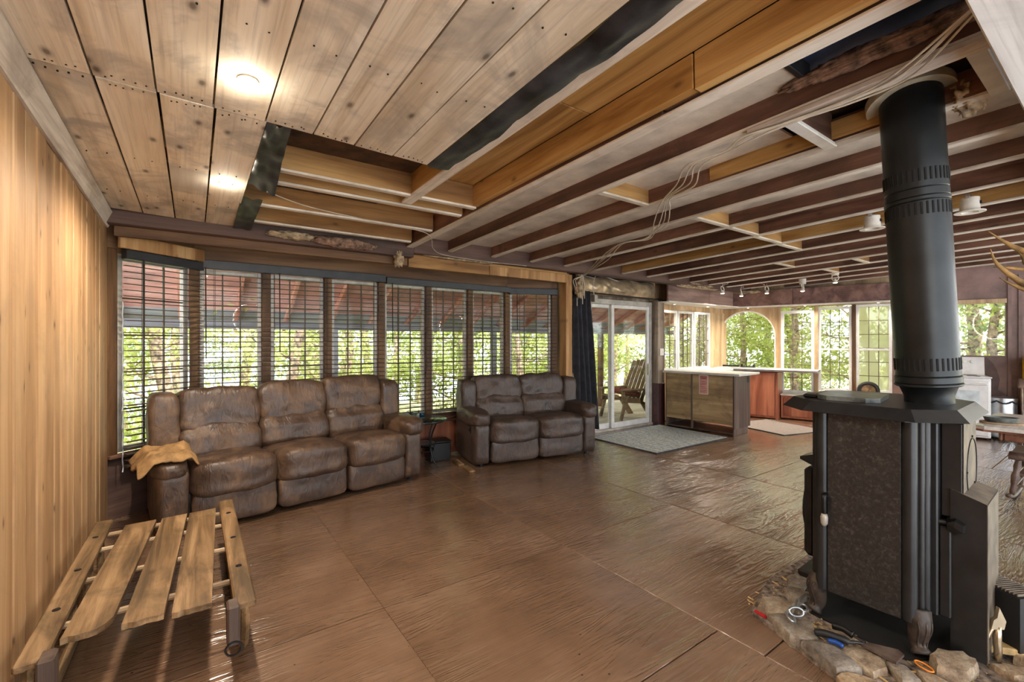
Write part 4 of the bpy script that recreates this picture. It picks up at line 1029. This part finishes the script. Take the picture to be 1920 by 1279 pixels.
# ------------------------------------------------------------------ curtain, rod, insulation, switch
cu = empty('curtain', (4.56, 4.90, 0), 0, 'charcoal curtain gathered at the side of the patio door', 'curtain')
def curt(u, v):
    wv = lerp(.52, .36, v); fold = .03 + .02 * (1 - v)
    return (.02 + wv * u + .02 * (1 - v), -.02 + fold * math.sin(u * 26 + 2 * v) + .012 * math.sin(u * 9 + v * 5), lerp(.10, 2.20, v))
MB().grid(curt, 60, 14).build('curtain_cloth', M_CURT, cu, smooth=True)
sm = cu.children[0].modifiers.new('thickness', 'SOLIDIFY'); sm.thickness = .004
ro = empty('curtain_rod', (4.5, 4.86, 2.185), 0, 'thin dark curtain rod above the patio door', 'rod')
MB().tube([(0, 0, 0), (2.26, 0, -.03)], .011, 8).build('rod_tube', M_IRON, ro)
MB().lathe([(0, -.028), (.02, -.02), (.028, 0), (.02, .02), (0, .028)], 12, T(2.29, 0, -.03)).build('finial', M_BLACK, ro, smooth=True)
for x in (.25, 2.12): MB().tube([(x, 0, 0), (x, .17, 0)], .007, 6).build('bracket', M_IRON, ro)
def foil(u, v):
    x = lerp(4.70, 6.54, u); b = .075 * math.sin(math.pi * v) ** .6
    wr = .03 * noise.noise(Vector((u * 10, v * 1.5, 0))) + .010 * noise.noise(Vector((u * 26 + v * 6, v * 2, 3)))
    return (x, 5.0 - b - wr, lerp(2.17, 2.455, v) + .012 * math.sin(u * 21) * v)
tag(MB().grid(foil, 90, 14).build('insulation_batt', M_FOIL, None, smooth=True), 'shiny paper-faced insulation batt stuffed above the patio door', 'insulation')
def lump(name, M, d, seed, m, label, n=12):
    def fn(Q, P): return Q * (1 + .35 * noise.noise(P * 2.3 + Vector((seed, 0, 0)))) + P * .02 * noise.noise(P * 9 + Vector((seed, 3, 0)))
    return tag(MB().pillow((0, 0, 0), d, 2.6, n, fn).build(name, m, None, M=M, smooth=True), label, 'insulation')
lump('insulation_tuft', T(4.56, 4.74, 2.24), (.12, .10, .34), 1, M_INST, 'torn yellow insulation tuft above the curtain top')
lump('insulation_tuft', T(.75, 4.54, 2.415), (.40, .07, .06), 2, M_INST, 'frayed insulation hanging under the dark beam above the sofa')
lump('insulation_tuft', T(1.22, 4.52, 2.40), (.55, .08, .09), 3, M_INSP, 'ragged brown insulation sagging below the short joists')
lump('insulation_tuft', T(1.79, 4.60, 2.33), (.09, .08, .18), 4, M_INST, 'narrow insulation wad wedged beside the beam end')
lump('insulation_tuft', T(2.55, 4.62, 2.40), (.85, .04, .03), 5, M_INST, 'white insulation fringe along the header board')
lump('insulation_tuft', T(2.31, .62, 2.655), (.06, .75, .06), 6, M_INSP, 'pink insulation roll in the ceiling opening beside the stove pipe', 18)
lump('insulation_tuft', T(7.35, 4.62, 2.42), (1.3, .10, .09), 7, M_INST, 'pale insulation strip along the top of the kitchen soffit', 18)
lump('insulation_tuft', FM @ T(.55, -.36, 2.40), (.45, .07, .05), 8, M_INST, 'pale insulation scrap above the arched window')
lump('insulation_tuft', T(3.05, .50, 2.62), (.26, .10, .12), 9, M_INST, 'dark tangled insulation behind the stove pipe')
sw = empty('light_switch', (6.64, 4.87, 1.26), 0, 'white double light switch on the weathered door post', 'switch')
MB().cbox(-.055, .055, -.008, .0, -.06, .06, .004).build('cover_plate', M_WHITE, sw)
for x in (-.025, .025): MB().cbox(x - .01, x + .01, -.014, -.008, -.02, .02, .003).build('rocker_switch', M_LAMP, sw)

# ------------------------------------------------------------------ tar sheets, wires
def sheet(u, v):
    yy = lerp(-1.5, 2.49, v); w = lerp(0, .15, u)
    return (1.148 + w + .008 * math.sin(yy * 7), yy, cz(yy) + .006 - .012 * math.sin(math.pi * u) - .012 * noise.noise(Vector((u * 3, v * 26, 0))))
tag(MB().grid(sheet, 8, 90).build('vapour_sheet', M_TAR, None, smooth=True), 'long black plastic sheet strip beside the last ceiling board', 'plastic sheet')
def sheet2(u, v):
    yy = lerp(2.45, 3.36, v); x = lerp(.295, .40, u) + .05 * v * u
    return (x, yy, cz(yy) + .004 - .05 * v ** 2 * (.3 + u) - .02 * noise.noise(Vector((u * 3, v * 7, 4))))
tag(MB().grid(sheet2, 10, 30).build('vapour_sheet', M_TAR, None, smooth=True), 'loose black plastic flap hanging from the gap in the boards', 'plastic sheet')
def sheet3(u, v):
    yy = lerp(3.72, 4.54, v); x = lerp(.285, .42, u)
    return (x, yy, cz(yy) + .008 - .03 * v - .012 * noise.noise(Vector((u * 3, v * 7, 9))))
tag(MB().grid(sheet3, 10, 30).build('vapour_sheet', M_TAR, None, smooth=True), 'short black plastic flap above the window corner', 'plastic sheet')
wires = empty('cable_bundle', (0, 0, 0), 0, 'bundle of pale cables looping under the ceiling joists', 'cable')
path = [(2.10, .33, 2.545), (2.34, .56, 2.528), (2.385, .76, 2.520), (2.37, 1.02, 2.515), (2.36, 1.20, 2.508), (2.41, 1.36, 2.50), (2.42, 1.55, 2.49), (2.60, 1.72, 2.46), (2.80, 2.00, 2.485), (2.96, 2.14, 2.475), (3.18, 2.34, 2.43), (3.50, 2.66, 2.455), (3.64, 2.86, 2.45), (3.62, 3.15, 2.455), (3.98, 3.72, 2.43), (4.18, 4.06, 2.40), (4.45, 4.56, 2.36)]
for k in range(4):
    r2 = random.Random(40 + k); off = Vector(((k - 1.5) * .017, (1.5 - k) * .014, r2.uniform(-.006, .010)))
    P = []
    for i, p in enumerate(path):
        sp = (.35, 1.0, .7, .3, 1.0, .35, 1.2, 1.7, .5, 1.2, 1.6, .4, .6, .5, 1.6, 1.0, .3)[i]; P.append(Vector(p) + off * sp + Vector((r2.uniform(-.006, .006), r2.uniform(-.006, .006), 0)))
    MB().tube(bez(P, 6), .0046, 6).build('cable', M_WIRE, wires, smooth=True)
for k, (dx, z1, dy) in enumerate(((0.0, 1.99, 0), (.02, 2.07, -.02), (-.10, 1.96, .01), (-.13, 2.13, .02))):
    MB().tube(bez([(4.45, 4.56, 2.36), (4.50 + dx * 1.3, 4.62, 2.30), (4.62 + dx, 4.74 + dy, 2.22), (4.66 + dx, 4.78 + dy, z1)], 7), .006, 6).build('cable', M_WIRE, wires, smooth=True)
jb = empty('junction_box', (4.92, 4.80, 2.085), rad(20), 'small metal junction box dangling by the curtain', 'box')
MB().cbox(-.05, .05, -.03, .03, -.05, .05, .005).build('box_body', M_STEEL, jb); MB().cbox(-.055, .055, -.036, -.03, -.055, .055, .003).build('cover', M_GREYFR, jb)
MB().tube(bez([(0, 0, .05), (-.08, -.02, .16), (-.22, -.1, .26), (-.4, -.2, .27)], 6), .006, 6).build('cable', M_WIRE, jb)
tw = empty('thin_wire', (0, 0, 0), 0, 'single thin wire strung across the open joists', 'wire')
MB().tube(bez([(.40, 3.34, 2.43), (.66, 3.46, 2.41), (1.05, 3.60, 2.42), (1.30, 3.70, 2.43), (1.75, 3.80, 2.43), (2.05, 4.30, 2.41), (2.30, 4.50, 2.40), (2.9, 4.55, 2.395), (3.45, 4.54, 2.40)], 8), .0035, 5).build('strand', M_WIRE, tw, smooth=True)

# ------------------------------------------------------------------ lamps
def spot(loc, power, angle=150, blend=.9, colr=WARM, rot=(0, 0, 0), size=.03, parent=None):
    d = bpy.data.lights.new('bulb_light', 'SPOT'); d.energy = power; d.spot_size = rad(angle); d.spot_blend = blend; d.color = colr; d.shadow_soft_size = size
    o = bpy.data.objects.new('bulb_light', d); col.objects.link(o); o.location = loc; o.rotation_euler = rot
    if parent: o.parent = parent
    return o
def downlight(x, y, label, power=DOWN_W):
    z = cz(y); e = empty('ceiling_downlight', (x, y, z), 0, label, 'light', 'downlights in the ceiling boards')
    MB().lathe([(.036, -.001), (.038, -.006), (.030, -.008), (.028, .0)], 24).build('trim_ring', M_LAMP, e, smooth='auto')
    MB().lathe([(0, -.010), (.018, -.009), (.026, -.003), (.026, .004)], 18).build('bulb', M_BULB, e, smooth=True)
    spot((0, 0, -.02), power, 160, .55, WARM, (0, 0, 0), .03, e)
    d = bpy.data.lights.new('bulb_light', 'POINT'); d.energy = 1.2; d.color = WARM; d.shadow_soft_size = .02
    o = bpy.data.objects.new('bulb_light', d); col.objects.link(o); o.parent = e; o.location = (0, 0, -.05)
downlight(.185, 2.107, 'lit ceiling downlight near the black flap, the closer of two')
downlight(.178, 3.462, 'lit ceiling downlight above the sled, nearer the windows', 66.0)
downlight(.18, .55, 'added fill downlight, unseen over the near end of the plank wall', 16.0)  # added out of view as fill light
downlight(.18, -.9, 'added fill downlight, unseen at the back of the room', 16.0)  # another unseen lamp, added to lift the room's brightness
def canlight(x, y, label):
    z = cz(y) - .01; e = empty('can_light', (x, y, z), 0, label, 'light', 'unlit can lights under the joists')
    MB().lathe([(.055, .10), (.058, .02), (.06, .0), (.09, -.004), (.09, -.010), (.05, -.008), (.045, .05), (0, .055)], 24, T(0, 0, -.09)).build('can_housing', M_LAMP, e, smooth='auto')
    MB().cbox(-.012, .012, -.064, -.056, -.045, -.02, .002).build('clip', M_BLACK, e)
    MB().cbox(-.07, .07, -.012, .012, .0, .03, .002).build('hanger_bar', M_STEEL, e)
    MB().tube([(.05, .0, .0), (.08, .04, .05)], .005, 5).build('cable', M_WIRE, e)
canlight(4.80, 1.375, 'white can light hanging to the near side of the stove pipe'); canlight(4.86, .785, 'white can light hanging past the stove pipe, by the antlers')
def gimbal(loc, rz, label, lit=True, can=False):
    e = empty('gimbal_spotlight', loc, rz, label, 'light', 'loose spotlights above the kitchen')
    MB().tube([(.05 * math.cos(a), .012 * math.sin(a), .02 + .05 * math.sin(a)) for a in [2 * math.pi * k / 18 for k in range(18)]], .008, 6, True).build('gimbal_ring', M_LAMP, e, smooth=True)
    MB().lathe([(.016, .0), (.02, -.02), (.036, -.055), (.036, -.06)], 16).build('lamp_body', M_LAMP, e, smooth='auto')
    MB().lathe([(0, -.066), (.02, -.064), (.033, -.058)], 14).build('bulb', M_BULB, e, smooth=True)
    if can: MB().lathe([(.05, .06), (.052, .15), (.0, .155)], 16).build('can_housing', M_LAMP, e, smooth='auto')
    MB().tube(bez([(0, 0, .06), (.06, .02, .10), (.12, -.03, .12), (.2, .02, .16)], 5), .005, 5).build('cable', M_WIRE, e)
    MB().tube([(0, 0, .06), (0, 0, cz(loc[1]) + .03 - loc[2])], .004, 5).build('hanger_wire', M_WIRE, e)
    spot((0, 0, -.075), BULB_W, 140, .8, WARM, (0, 0, 0), .03, e)
gimbal((7.75, 4.40, 2.36), 0, 'lit spotlight glaring above the small kitchen windows')
gimbal((8.30, 4.35, 2.34), .4, 'lit ring spotlight hanging in the kitchen corner')
gimbal((8.48, 3.98, 2.37), 1.0, 'lit spotlight above the right half of the arched window')
gimbal((8.50, 3.40, 2.36), .6, 'lit spotlight under a white can above the first tall window', True, True)
gimbal((8.20, 2.82, 2.42), 1.4, 'lit spotlight tilted above the fogged kitchen window', True, True)
for k, (s0, lb) in enumerate(((.55, 'lit puck light under the soffit above the arched window'), (1.50, 'lit puck light under the soffit above the first tall window'), (2.55, 'lit puck light under the soffit above the fogged window'))):
    e = fw('puck_light', lb, 'light', 'puck lights under the soffit')
    MB().lathe([(.035, 0), (.035, -.008), (.028, -.010)], 16, T(s0, -.17, 2.11)).build('puck_ring', M_LAMP, e); MB().lathe([(0, -.011), (.027, -.0095), (.027, -.004)], 14, T(s0, -.17, 2.11)).build('bulb', M_PUCK, e, smooth=True)
    spot((s0, -.17, 2.09), BULB_W * .4, 150, .8, WARM, (0, 0, 0), .03, e)
for k, (x, lb) in enumerate(((7.05, 'lit puck light under the soffit beside the door post'), (8.1, 'lit puck light under the soffit in the window corner'))):
    e = empty('puck_light', (x, 4.90, 2.115), 0, lb, 'light', 'puck lights under the soffit')
    MB().lathe([(.035, 0), (.035, -.008), (.028, -.010)], 16).build('puck_ring', M_LAMP, e); MB().lathe([(0, -.011), (.027, -.0095), (.027, -.004)], 14).build('bulb', M_PUCK, e, smooth=True)
    spot((0, 0, -.02), BULB_W * .4, 150, .8, WARM, (0, 0, 0), .03, e)

def fill_globe(x, y, z, top, label, power):  # lanterns added out of view only to brighten the room
    e = empty('fill_lantern', (x, y, z), 0, label, 'light', 'added fill lanterns out of view')
    MB().lathe([(0, -.34)] + [(.34 * math.cos(a), .34 * math.sin(a)) for a in [-math.pi / 2 + math.pi * k / 14 for k in range(1, 14)]] + [(0, .34)], 24).build('fill_shade', emis('fill_globe_glow', (1, .95, .87), power / 240), e, smooth=True)
    MB().tube([(0, 0, .33), (0, 0, top - z)], .006, 6).build('cord', M_BLACK, e); MB().lathe([(.05, .32), (.05, .36), (.0, .37)], 14).build('cap', M_BLACK, e)
    d = bpy.data.lights.new('bulb_light', 'POINT'); d.energy = power; d.color = (1, .95, .87); d.shadow_soft_size = .36
    o = bpy.data.objects.new('bulb_light', d); col.objects.link(o); o.parent = e
fill_globe(1.1, -1.25, 1.95, 2.57, 'added white fill lantern, unseen at the back of the room', FILL_W)
fill_globe(5.9, -.55, 1.85, 2.57, 'added white fill lantern, unseen over the dining table', FILL_W * .8)

# ------------------------------------------------------------------ wood stove
SC, SA = (2.965, .805), rad(2)
sv = empty('wood_stove', (SC[0], SC[1], .05), SA, 'black cast-iron wood stove with mottled side panels on the stone hearth', 'stove')
def oct_(hx, hy, c, cx=0, cy=0): return [(cx - hx + c, cy - hy), (cx + hx - c, cy - hy), (cx + hx, cy - hy + c), (cx + hx, cy + hy - c), (cx + hx - c, cy + hy), (cx - hx + c, cy + hy), (cx - hx, cy + hy - c), (cx - hx, cy - hy + c)]
MB().prism(oct_(.315, .225, .06), .15, 1.04).build('firebox', M_STOVE, sv)
for sx in (-1, 1):
    # mottled side panel with raised border
    MB().cbox(-.012, .0, -.145, .145, .13, 1.035, .004, T(sx * .322, 0, 0)).build('side_panel', M_STOVEP, sv)
    for sy in (-1, 1):
        # fluted corner columns
        for q, (dx, dy, r) in enumerate(((.316, .172, .029), (.292, .204, .016), (.262, .214, .020))):
            MB().tube([(sx * dx, sy * dy, .135), (sx * dx, sy * dy, 1.04)], r, 10).build('corner_column', M_STOVE, sv, smooth='auto')
        # cabriole leg
        P = bez([(sx * .28, sy * .185, .17), (sx * .302, sy * .202, .12), (sx * .295, sy * .195, .05), (sx * .315, sy * .212, .0)], 5)
        MB().tube(P, [lerp(.058, .030, min(1, k / 12) ** .9) + (.008 if k > 13 else 0) for k in range(len(P))], 10).build('leg', M_CAST, sv, smooth=True)
        for q in range(3):
            aa = math.atan2(sy, sx) + (q - 1) * .6
            MB().tube([(p.x + math.cos(aa) * (rd * .97), p.y + math.sin(aa) * (rd * .97), p.z) for p, rd in [(P[k], lerp(.058, .030, min(1, k / 12) ** .9)) for k in range(2, 13)]], .004, 5).build('leg_rib', M_CAST, sv, smooth=True)
# octagonal top with bevelled rim
MB().prism(oct_(.365, .325, .15, 0, .01), 1.035, 1.045).build('top_underside', M_STOVE, sv)
MB().prism(oct_(.415, .37, .15, 0, .01), 1.045, 1.095, None, oct_(.365, .325, .13, 0, .01)).build('top_plate', M_STOVE, sv)
# front door with arched glass, handle, ash lip
dr = MB().cbox(-.25, .25, .225, .285, .24, .72, .02).build('stove_door', M_IRON, sv)
MB().cbox(-.20, .20, .285, .29, .30, .66, .01).build('door_glass', plain('sooty_stove_glass', (40, 34, 28), .1, 0, .3, 6), dr)
MB().tube([(.205 * math.cos(a) * 1.0, .292, .48 + .19 * math.sin(a)) for a in [2 * math.pi * k / 28 for k in range(28)]], .012, 7, True).build('glass_moulding', M_IRON, dr, smooth=True)
MB().add([(-.28, .225, .80), (.28, .225, .80), (.28, .225, .74), (-.28, .225, .74), (-.22, .31, .765), (.22, .31, .765), (.22, .31, .75), (-.22, .31, .75)],
         [(0, 1, 5, 4), (3, 7, 6, 2), (4, 5, 6, 7), (0, 4, 7, 3), (1, 2, 6, 5)]).build('eyebrow_ledge', M_STOVE, sv)
MB().cbox(-.26, .26, .225, .31, .12, .16, .01).build('ash_lip', M_IRON, sv)
hd = MB().tube(bez([(-.335, .15, .62), (-.36, .15, .615), (-.362, .15, .57), (-.358, .15, .53)], 5), .012, 8).build('side_handle', M_BLACK, sv, smooth=True)
MB().lathe([(.012, 0), (.017, -.02), (.015, -.05), (.009, -.062), (0, -.064)], 10, T(-.358, .15, .53)).build('handle_grip', M_GREYFR, hd, smooth=True)
# rear heat shield, upper blower box with round cover, knob, lower pedestal
MB().cbox(-.22, .22, -.25, -.205, .15, 1.03, .006).build('rear_shield', M_STOVE, sv)
ub = MB().cbox(-.17, .15, -.325, -.25, .60, 1.03, .006).build('rear_box', M_STOVE, sv)
MB().box(-.168, .148, -.327, -.325, .602, 1.028).build('rear_box_face', M_STOVET, ub)  # face turned to the light, painted paler than its box
MB().tube([(.03 + .13 * math.cos(a), -.328, .80 + .14 * math.sin(a)) for a in [2 * math.pi * k / 32 for k in range(32)]], .003, 5, True).build('round_cover_line', M_BLACK, ub)
for x, z in ((-.10, .80), (.10, .72), (.03, .95)): MB().lathe([(.005, 0), (.005, .005), (0, .006)], 8, T(x, -.327, z) @ RX(rad(90))).build('screw', M_BLACK, ub)
MB().tube([(-.19, -.22, .575), (-.175, -.30, .575)], .014, 8).build('damper_bar', M_BLACK, sv)
MB().lathe([(.0, .05), (.03, .045), (.038, .02), (.030, 0)], 6, T(-.17, -.305, .57) @ RY(rad(-90))).build('damper_knob', M_BLACK, sv)
MB().cbox(-.20, .18, -.29, -.25, .15, .56, .005).build('lower_shield', M_STOVE, sv)
lp = MB().add([(-.18, -.40, .0), (.15, -.40, .0), (.15, -.285, .0), (-.18, -.285, .0), (-.18, -.40, .69), (.15, -.40, .69), (.15, -.285, .73), (-.18, -.285, .73)],
         [(0, 3, 2, 1), (0, 1, 5, 4), (1, 2, 6, 5), (2, 3, 7, 6), (3, 0, 4, 7), (4, 5, 6, 7)]).build('air_duct', M_STOVE, sv)
MB().box(-.178, .148, -.4025, -.40, .005, .688).build('duct_face', M_STOVET, lp)  # lit end of the duct, its light put into the colour
MB().add([(-.179, -.399, .6915), (.149, -.399, .6915), (.149, -.286, .7315), (-.179, -.286, .7315)], [(0, 1, 2, 3)]).build('duct_top', M_STOVET, lp)  # sloped top tinted as if catching the light

# ------------------------------------------------------------------ stove pipe
PX, PY = 2.995, .628
sp = empty('stove_pipe', (PX, PY, 1.145), 0, 'thick black stove pipe with slotted bands rising to the ceiling', 'pipe')
sp.rotation_euler = (rad(-2.0), rad(-3.2), 0)
MB().lathe([(.095, 0), (.095, .035), (.112, .085), (.12, .09)], 40).build('lower_collar', M_PIPE, sp, smooth='auto')
def section(z0, z1, r, name): return MB().lathe([(r * .97, z0), (r, z0 + .004), (r, z1 - .004), (r * .97, z1)], 56).build(name, M_PIPE, sp, smooth='auto')
section(.085, .10, .130, 'lip'); section(.10, .135, .127, 'lip'); s1 = section(.135, .985, .1235, 'pipe_section'); section(.985, 1.005, .1255, 'seam_ring'); s2 = section(1.005, 1.045, .1235, 'pipe_section'); s3 = section(1.045, 1.56, .1225, 'pipe_section')
def slots(z, par):
    m = MB().cbox(-.005, .005, -.003, .003, -.03, .03, .002).mesh('slot', M_SOOT)
    for k in range(36):
        a = 2 * math.pi * k / 36; o = link('slot', m, par, (.1228 * math.cos(a), .1228 * math.sin(a), z), (0, 0, a + math.pi / 2))
slots(.195, s1); slots(.945, s1); slots(1.105, s3)
cr = empty('ceiling_collar', (2.925, .685, 2.645), 0, 'cream metal collar ring around the pipe at the ceiling', 'collar')
cr.rotation_euler = (rad(-9), rad(9), 0)
MB().lathe([(.168, 0), (.174, 0), (.174, .045), (.168, .045), (.168, 0)], 40).build('collar_ring', M_CREAM, cr, smooth='auto')

# slate tile and black grip on the stove top
Mt = T(SC[0], SC[1], .05) @ RZ(SA)
tag(MB().prism(oct_(.185, .13, .05), 0, .022).build('slate_slab', M_TILE, None, M=Mt @ T(-.10, .10, 1.096) @ RZ(.1)), 'grey octagonal slate slab lying on the stove top', 'slab')
tag(MB().cbox(-.06, .06, -.03, .03, 0, .018, .006).build('iron_trivet', M_BLACK, None, M=Mt @ T(-.19, .265, 1.096) @ RZ(.2)), 'small black iron trivet beside the slate slab', 'trivet')

# ------------------------------------------------------------------ hearth: bed, stones, debris, tools
hb = MB().prism([(2.25, .80), (2.42, 1.22), (2.85, 1.32), (3.6, 1.30), (3.6, .1), (2.75, .22), (2.45, .52)], .0, .022).build('hearth_bed', M_ASH)
struct(hb)
tag(MB().prism([(2.60, .62), (2.64, 1.02), (3.25, 1.10), (3.3, .5), (2.85, .45)], .022, .030).build('ash_pan_sheet', M_SOOT), 'sooty black metal sheet under the stove', 'sheet')
STONES = [
 ([(2.434, 1.188), (2.531, 1.21), (2.614, 1.175), (2.612, 1.084), (2.501, 1.066), (2.412, 1.118)], .07, 'dark flat hearth stone behind the chain link'),
 ([(2.703, 1.172), (2.773, 1.166), (2.794, 1.107), (2.748, 1.079), (2.627, 1.085)], .075, 'pale lumpy hearth stone by the front stove leg'),
 ([(2.404, 1.124), (2.492, 1.062), (2.528, .975), (2.398, .891), (2.314, .942), (2.31, .98)], .065, 'large flat hearth stone under the iron chain'),
 ([(2.315, .932), (2.395, .885), (2.405, .823), (2.335, .706), (2.234, .763)], .065, 'long pinkish hearth slab beside the blue handle'),
 ([(2.42, .83), (2.522, .743), (2.495, .667), (2.419, .639), (2.345, .668), (2.350, .72)], .06, 'broad tan hearth stone under the scraper blade'),
 ([(2.451, .653), (2.475, .651), (2.5, .596), (2.444, .535), (2.38, .58)], .07, 'yellowish curved hearth stone in front of the near stove leg'),
 ([(2.214, .756), (2.269, .738), (2.324, .651), (2.32, .623), (2.169, .70)], .05, 'cream hearth stone at the near corner of the hearth'),
 ([(2.535, .95), (2.60, .93), (2.60, .80), (2.53, .80)], .045, 'small grey hearth stone behind the tools'),
 ([(2.909, 1.251), (3.053, 1.20), (2.951, 1.15), (2.825, 1.13), (2.774, 1.18)], .05, 'grey hearth slab below the stove door'),
 ([(2.648, .553), (2.720, .545), (2.790, .470), (2.768, .425), (2.693, .419), (2.621, .428), (2.578, .515)], .09, 'big dark rounded rock behind the near stove leg'),
 ([(2.556, .425), (2.654, .40), (2.818, .29), (2.74, .22), (2.50, .38)], .05, 'tan hearth stone at the bottom edge of the view'),
 ([(2.838, .396), (2.922, .306), (2.869, .27), (2.80, .321)], .055, 'thin brown hearth stone below the pliers'),
 ([(2.545, .575), (2.565, .52), (2.545, .45), (2.50, .47), (2.46, .525)], .045, 'flat brown hearth stone beside the orange ring'),
 ([(2.96, .34), (3.05, .30), (3.1, .20), (2.98, .16), (2.92, .24)], .08, 'brown rock beneath the ribbed metal vent'),
]
for q, (poly, h, lb) in enumerate(STONES):
    c = Vector((sum(p[0] for p in poly) / len(poly), sum(p[1] for p in poly) / len(poly), 0)); r = random.Random(q)
    b = MB(); n = len(poly); pts = []
    for i in range(n):
        a, d = Vector((*poly[i], 0)), Vector((*poly[(i + 1) % n], 0)); pts += [a - c, a.lerp(d, .5) - c + Vector((r.uniform(-.008, .008), r.uniform(-.008, .008), 0))]
    m = len(pts); h *= .85; rings = ((1.0, .0), (1.03, h * .5), (1.0, h * .88), (.93, h), (.5, h * 1.05)); vs = []
    for s_, z in rings:
        for p in pts: vs.append((p.x * s_, p.y * s_, z + r.uniform(-.004, .004) * (z > 0) * 1.2))
    vs.append((0, 0, h * 1.02)); fs = []
    for k in range(len(rings) - 1):
        for i in range(m): fs.append((k * m + i, k * m + (i + 1) % m, (k + 1) * m + (i + 1) % m, (k + 1) * m + i))
    L0 = (len(rings) - 1) * m
    for i in range(m): fs.append((L0 + i, L0 + (i + 1) % m, len(vs) - 1))
    tag(b.add(vs, fs).build('hearth_stone', M_STONE, None, (c.x, c.y, 0), smooth='auto'), lb, 'stone', 'stones of the hearth')
db = MB(); r = random.Random(77)
for k in range(420):
    x, yy = r.uniform(2.30, 2.95), r.uniform(.30, 1.28)
    if x < 2.3 + .35 * abs(yy - .85): continue
    s = r.uniform(.0015, .004); L = s * r.choice((1, 1, 3, 5)); db.box(-L, L, -s, s, 0, s, T(x, yy, .022 + r.uniform(0, .004)) @ RZ(r.uniform(0, 3)))
tag(db.build('wood_debris', M_KRAFT), 'scattered bark and ash debris over the hearth', 'debris', None, 'stuff')
# tools
def tube_tool(name, label, cat): return empty(name, (0, 0, 0), 0, label, cat)
hs = tube_tool('hearth_shovel', 'hearth shovel with grey handle and dark flat blade', 'shovel')
MB().tube(bez([(2.505, .872, .085), (2.51, .83, .09), (2.505, .79, .082)], 6), .016, 8).build('handle', M_IRON, hs, smooth=True)
MB().tube([(2.505, .79, .082), (2.495, .74, .078)], .006, 6).build('shaft', M_IRON, hs)
MB().prism([(2.475, .75), (2.515, .735), (2.565, .64), (2.545, .615), (2.455, .62)], .066, .076).build('blade', W_CABEND, hs)
ps = tube_tool('folding_saw', 'black padded tool handle lying across the hearth stones', 'tool')
MB().tube(bez([(2.388, .905, .078), (2.402, .868, .088), (2.425, .80, .086), (2.432, .785, .080)], 6), [.010] + [.0165] * 17 + [.010], 9).build('handle', M_RUBBER, ps, smooth=True)
MB().tube([(2.43, .79, .08), (2.47, .765, .076), (2.49, .745, .072)], .007, 6).build('blade_stub', M_IRON, ps)
tag(MB().tube(bez([(2.385, .85, .072), (2.39, .82, .078), (2.39, .79, .074)], 6), [.006] + [.011] * 11 + [.006], 8).build('blue_lighter', M_BLUEP, None, smooth=True), 'bright blue plastic lighter beside the black tool', 'lighter')
tag(MB().tube([(2.425, 1.195, .024), (2.405, 1.135, .03)], .009, 8).build('red_stick', M_REDP), 'red plastic stick between two hearth stones', 'stick')
ch = tube_tool('iron_chain', 'steel chain links resting on the flat hearth stone', 'chain')
for (x, yy, z, a, tl) in ((2.415, 1.02, .085, .5, 30), (2.465, 1.015, .095, -.7, 60), (2.53, 1.01, .095, .2, 15)):
    MB().tube([(.034 * math.cos(t) * 1.0, .020 * math.sin(t), 0) for t in [2 * math.pi * k / 20 for k in range(20)]], .0065, 7, True, T(x, yy, z) @ RZ(a) @ RX(rad(tl))).build('chain_link', M_STEEL, ch, smooth=True)
tag(MB().tube([(2.536 + .020 * math.cos(a), .548 + .030 * math.sin(a), .098 + .006 * math.sin(a)) for a in [2 * math.pi * k / 22 for k in range(22)]], .0035, 6, True).build('orange_ring', M_ORANGE, None, (0, 0, -.03), smooth=True), 'orange plastic ring by the foot of the near stove leg', 'ring')
pl = empty('locking_pliers', (2.865, .378, .055), rad(-40), 'chrome locking pliers leaning upright against the stove duct', 'pliers')
MB().tube([(.0, 0, .0), (.004, 0, .04), (.0, .0, .10), (.004, 0, .15)], [.013, .014, .015, .011], 8).build('handle', M_CHROME, pl, smooth=True)
MB().tube(bez([(-.055, 0, .035), (-.045, 0, .08), (-.028, 0, .125), (-.012, 0, .15)], 5), .007, 7).build('lever', M_CHROME, pl, smooth=True)
MB().add([(-.03, -.008, .14), (.022, -.008, .14), (.03, -.008, .175), (.012, -.008, .215), (.003, -.008, .235), (-.006, -.008, .19), (-.02, -.008, .18),
          (-.03, .008, .14), (.022, .008, .14), (.03, .008, .175), (.012, .008, .215), (.003, .008, .235), (-.006, .008, .19), (-.02, .008, .18)],
         [(0, 1, 2, 3, 4, 5, 6), (13, 12, 11, 10, 9, 8, 7)] + [(i, i + 7, (i + 1) % 7 + 7, (i + 1) % 7) for i in range(7)]).build('jaw', M_CHROME, pl)
tag(MB().cbox(-.10, .10, -.028, .028, 0, .03, .004).build('split_kindling', M_KRAFT, None, (2.99, .345, .058), (0, 0, rad(-50))), 'pale split kindling piece beside the pliers', 'kindling')
rv = empty('ribbed_vent', (3.06, .27, .075), rad(-28), 'black ribbed metal vent wedge beside the stove duct', 'vent')
MB().add([(-.11, 0, .0), (-.11, 0, .24), (.02, 0, .25), (.16, 0, .13), (.06, 0, 0), (-.11, .22, .0), (-.11, .22, .24), (.02, .22, .25), (.16, .22, .13), (.06, .22, 0)],
         [(0, 1, 2, 3, 4)[::-1], (5, 6, 7, 8, 9)] + [(i, (i + 1) % 5, (i + 1) % 5 + 5, i + 5) for i in range(5)]).build('vent_body', M_RUBBER, rv)
for k in range(15):
    yy = .008 + .0145 * k
    MB().cbox(-.11, .02, yy, yy + .006, .245, .256, .002).build('rib', M_STOVET, rv)
    MB().cbox(0, .185, yy, yy + .006, 0, .008, .002, T(.02, 0, .25) @ RY(rad(40.6))).build('rib', M_STOVET, rv)
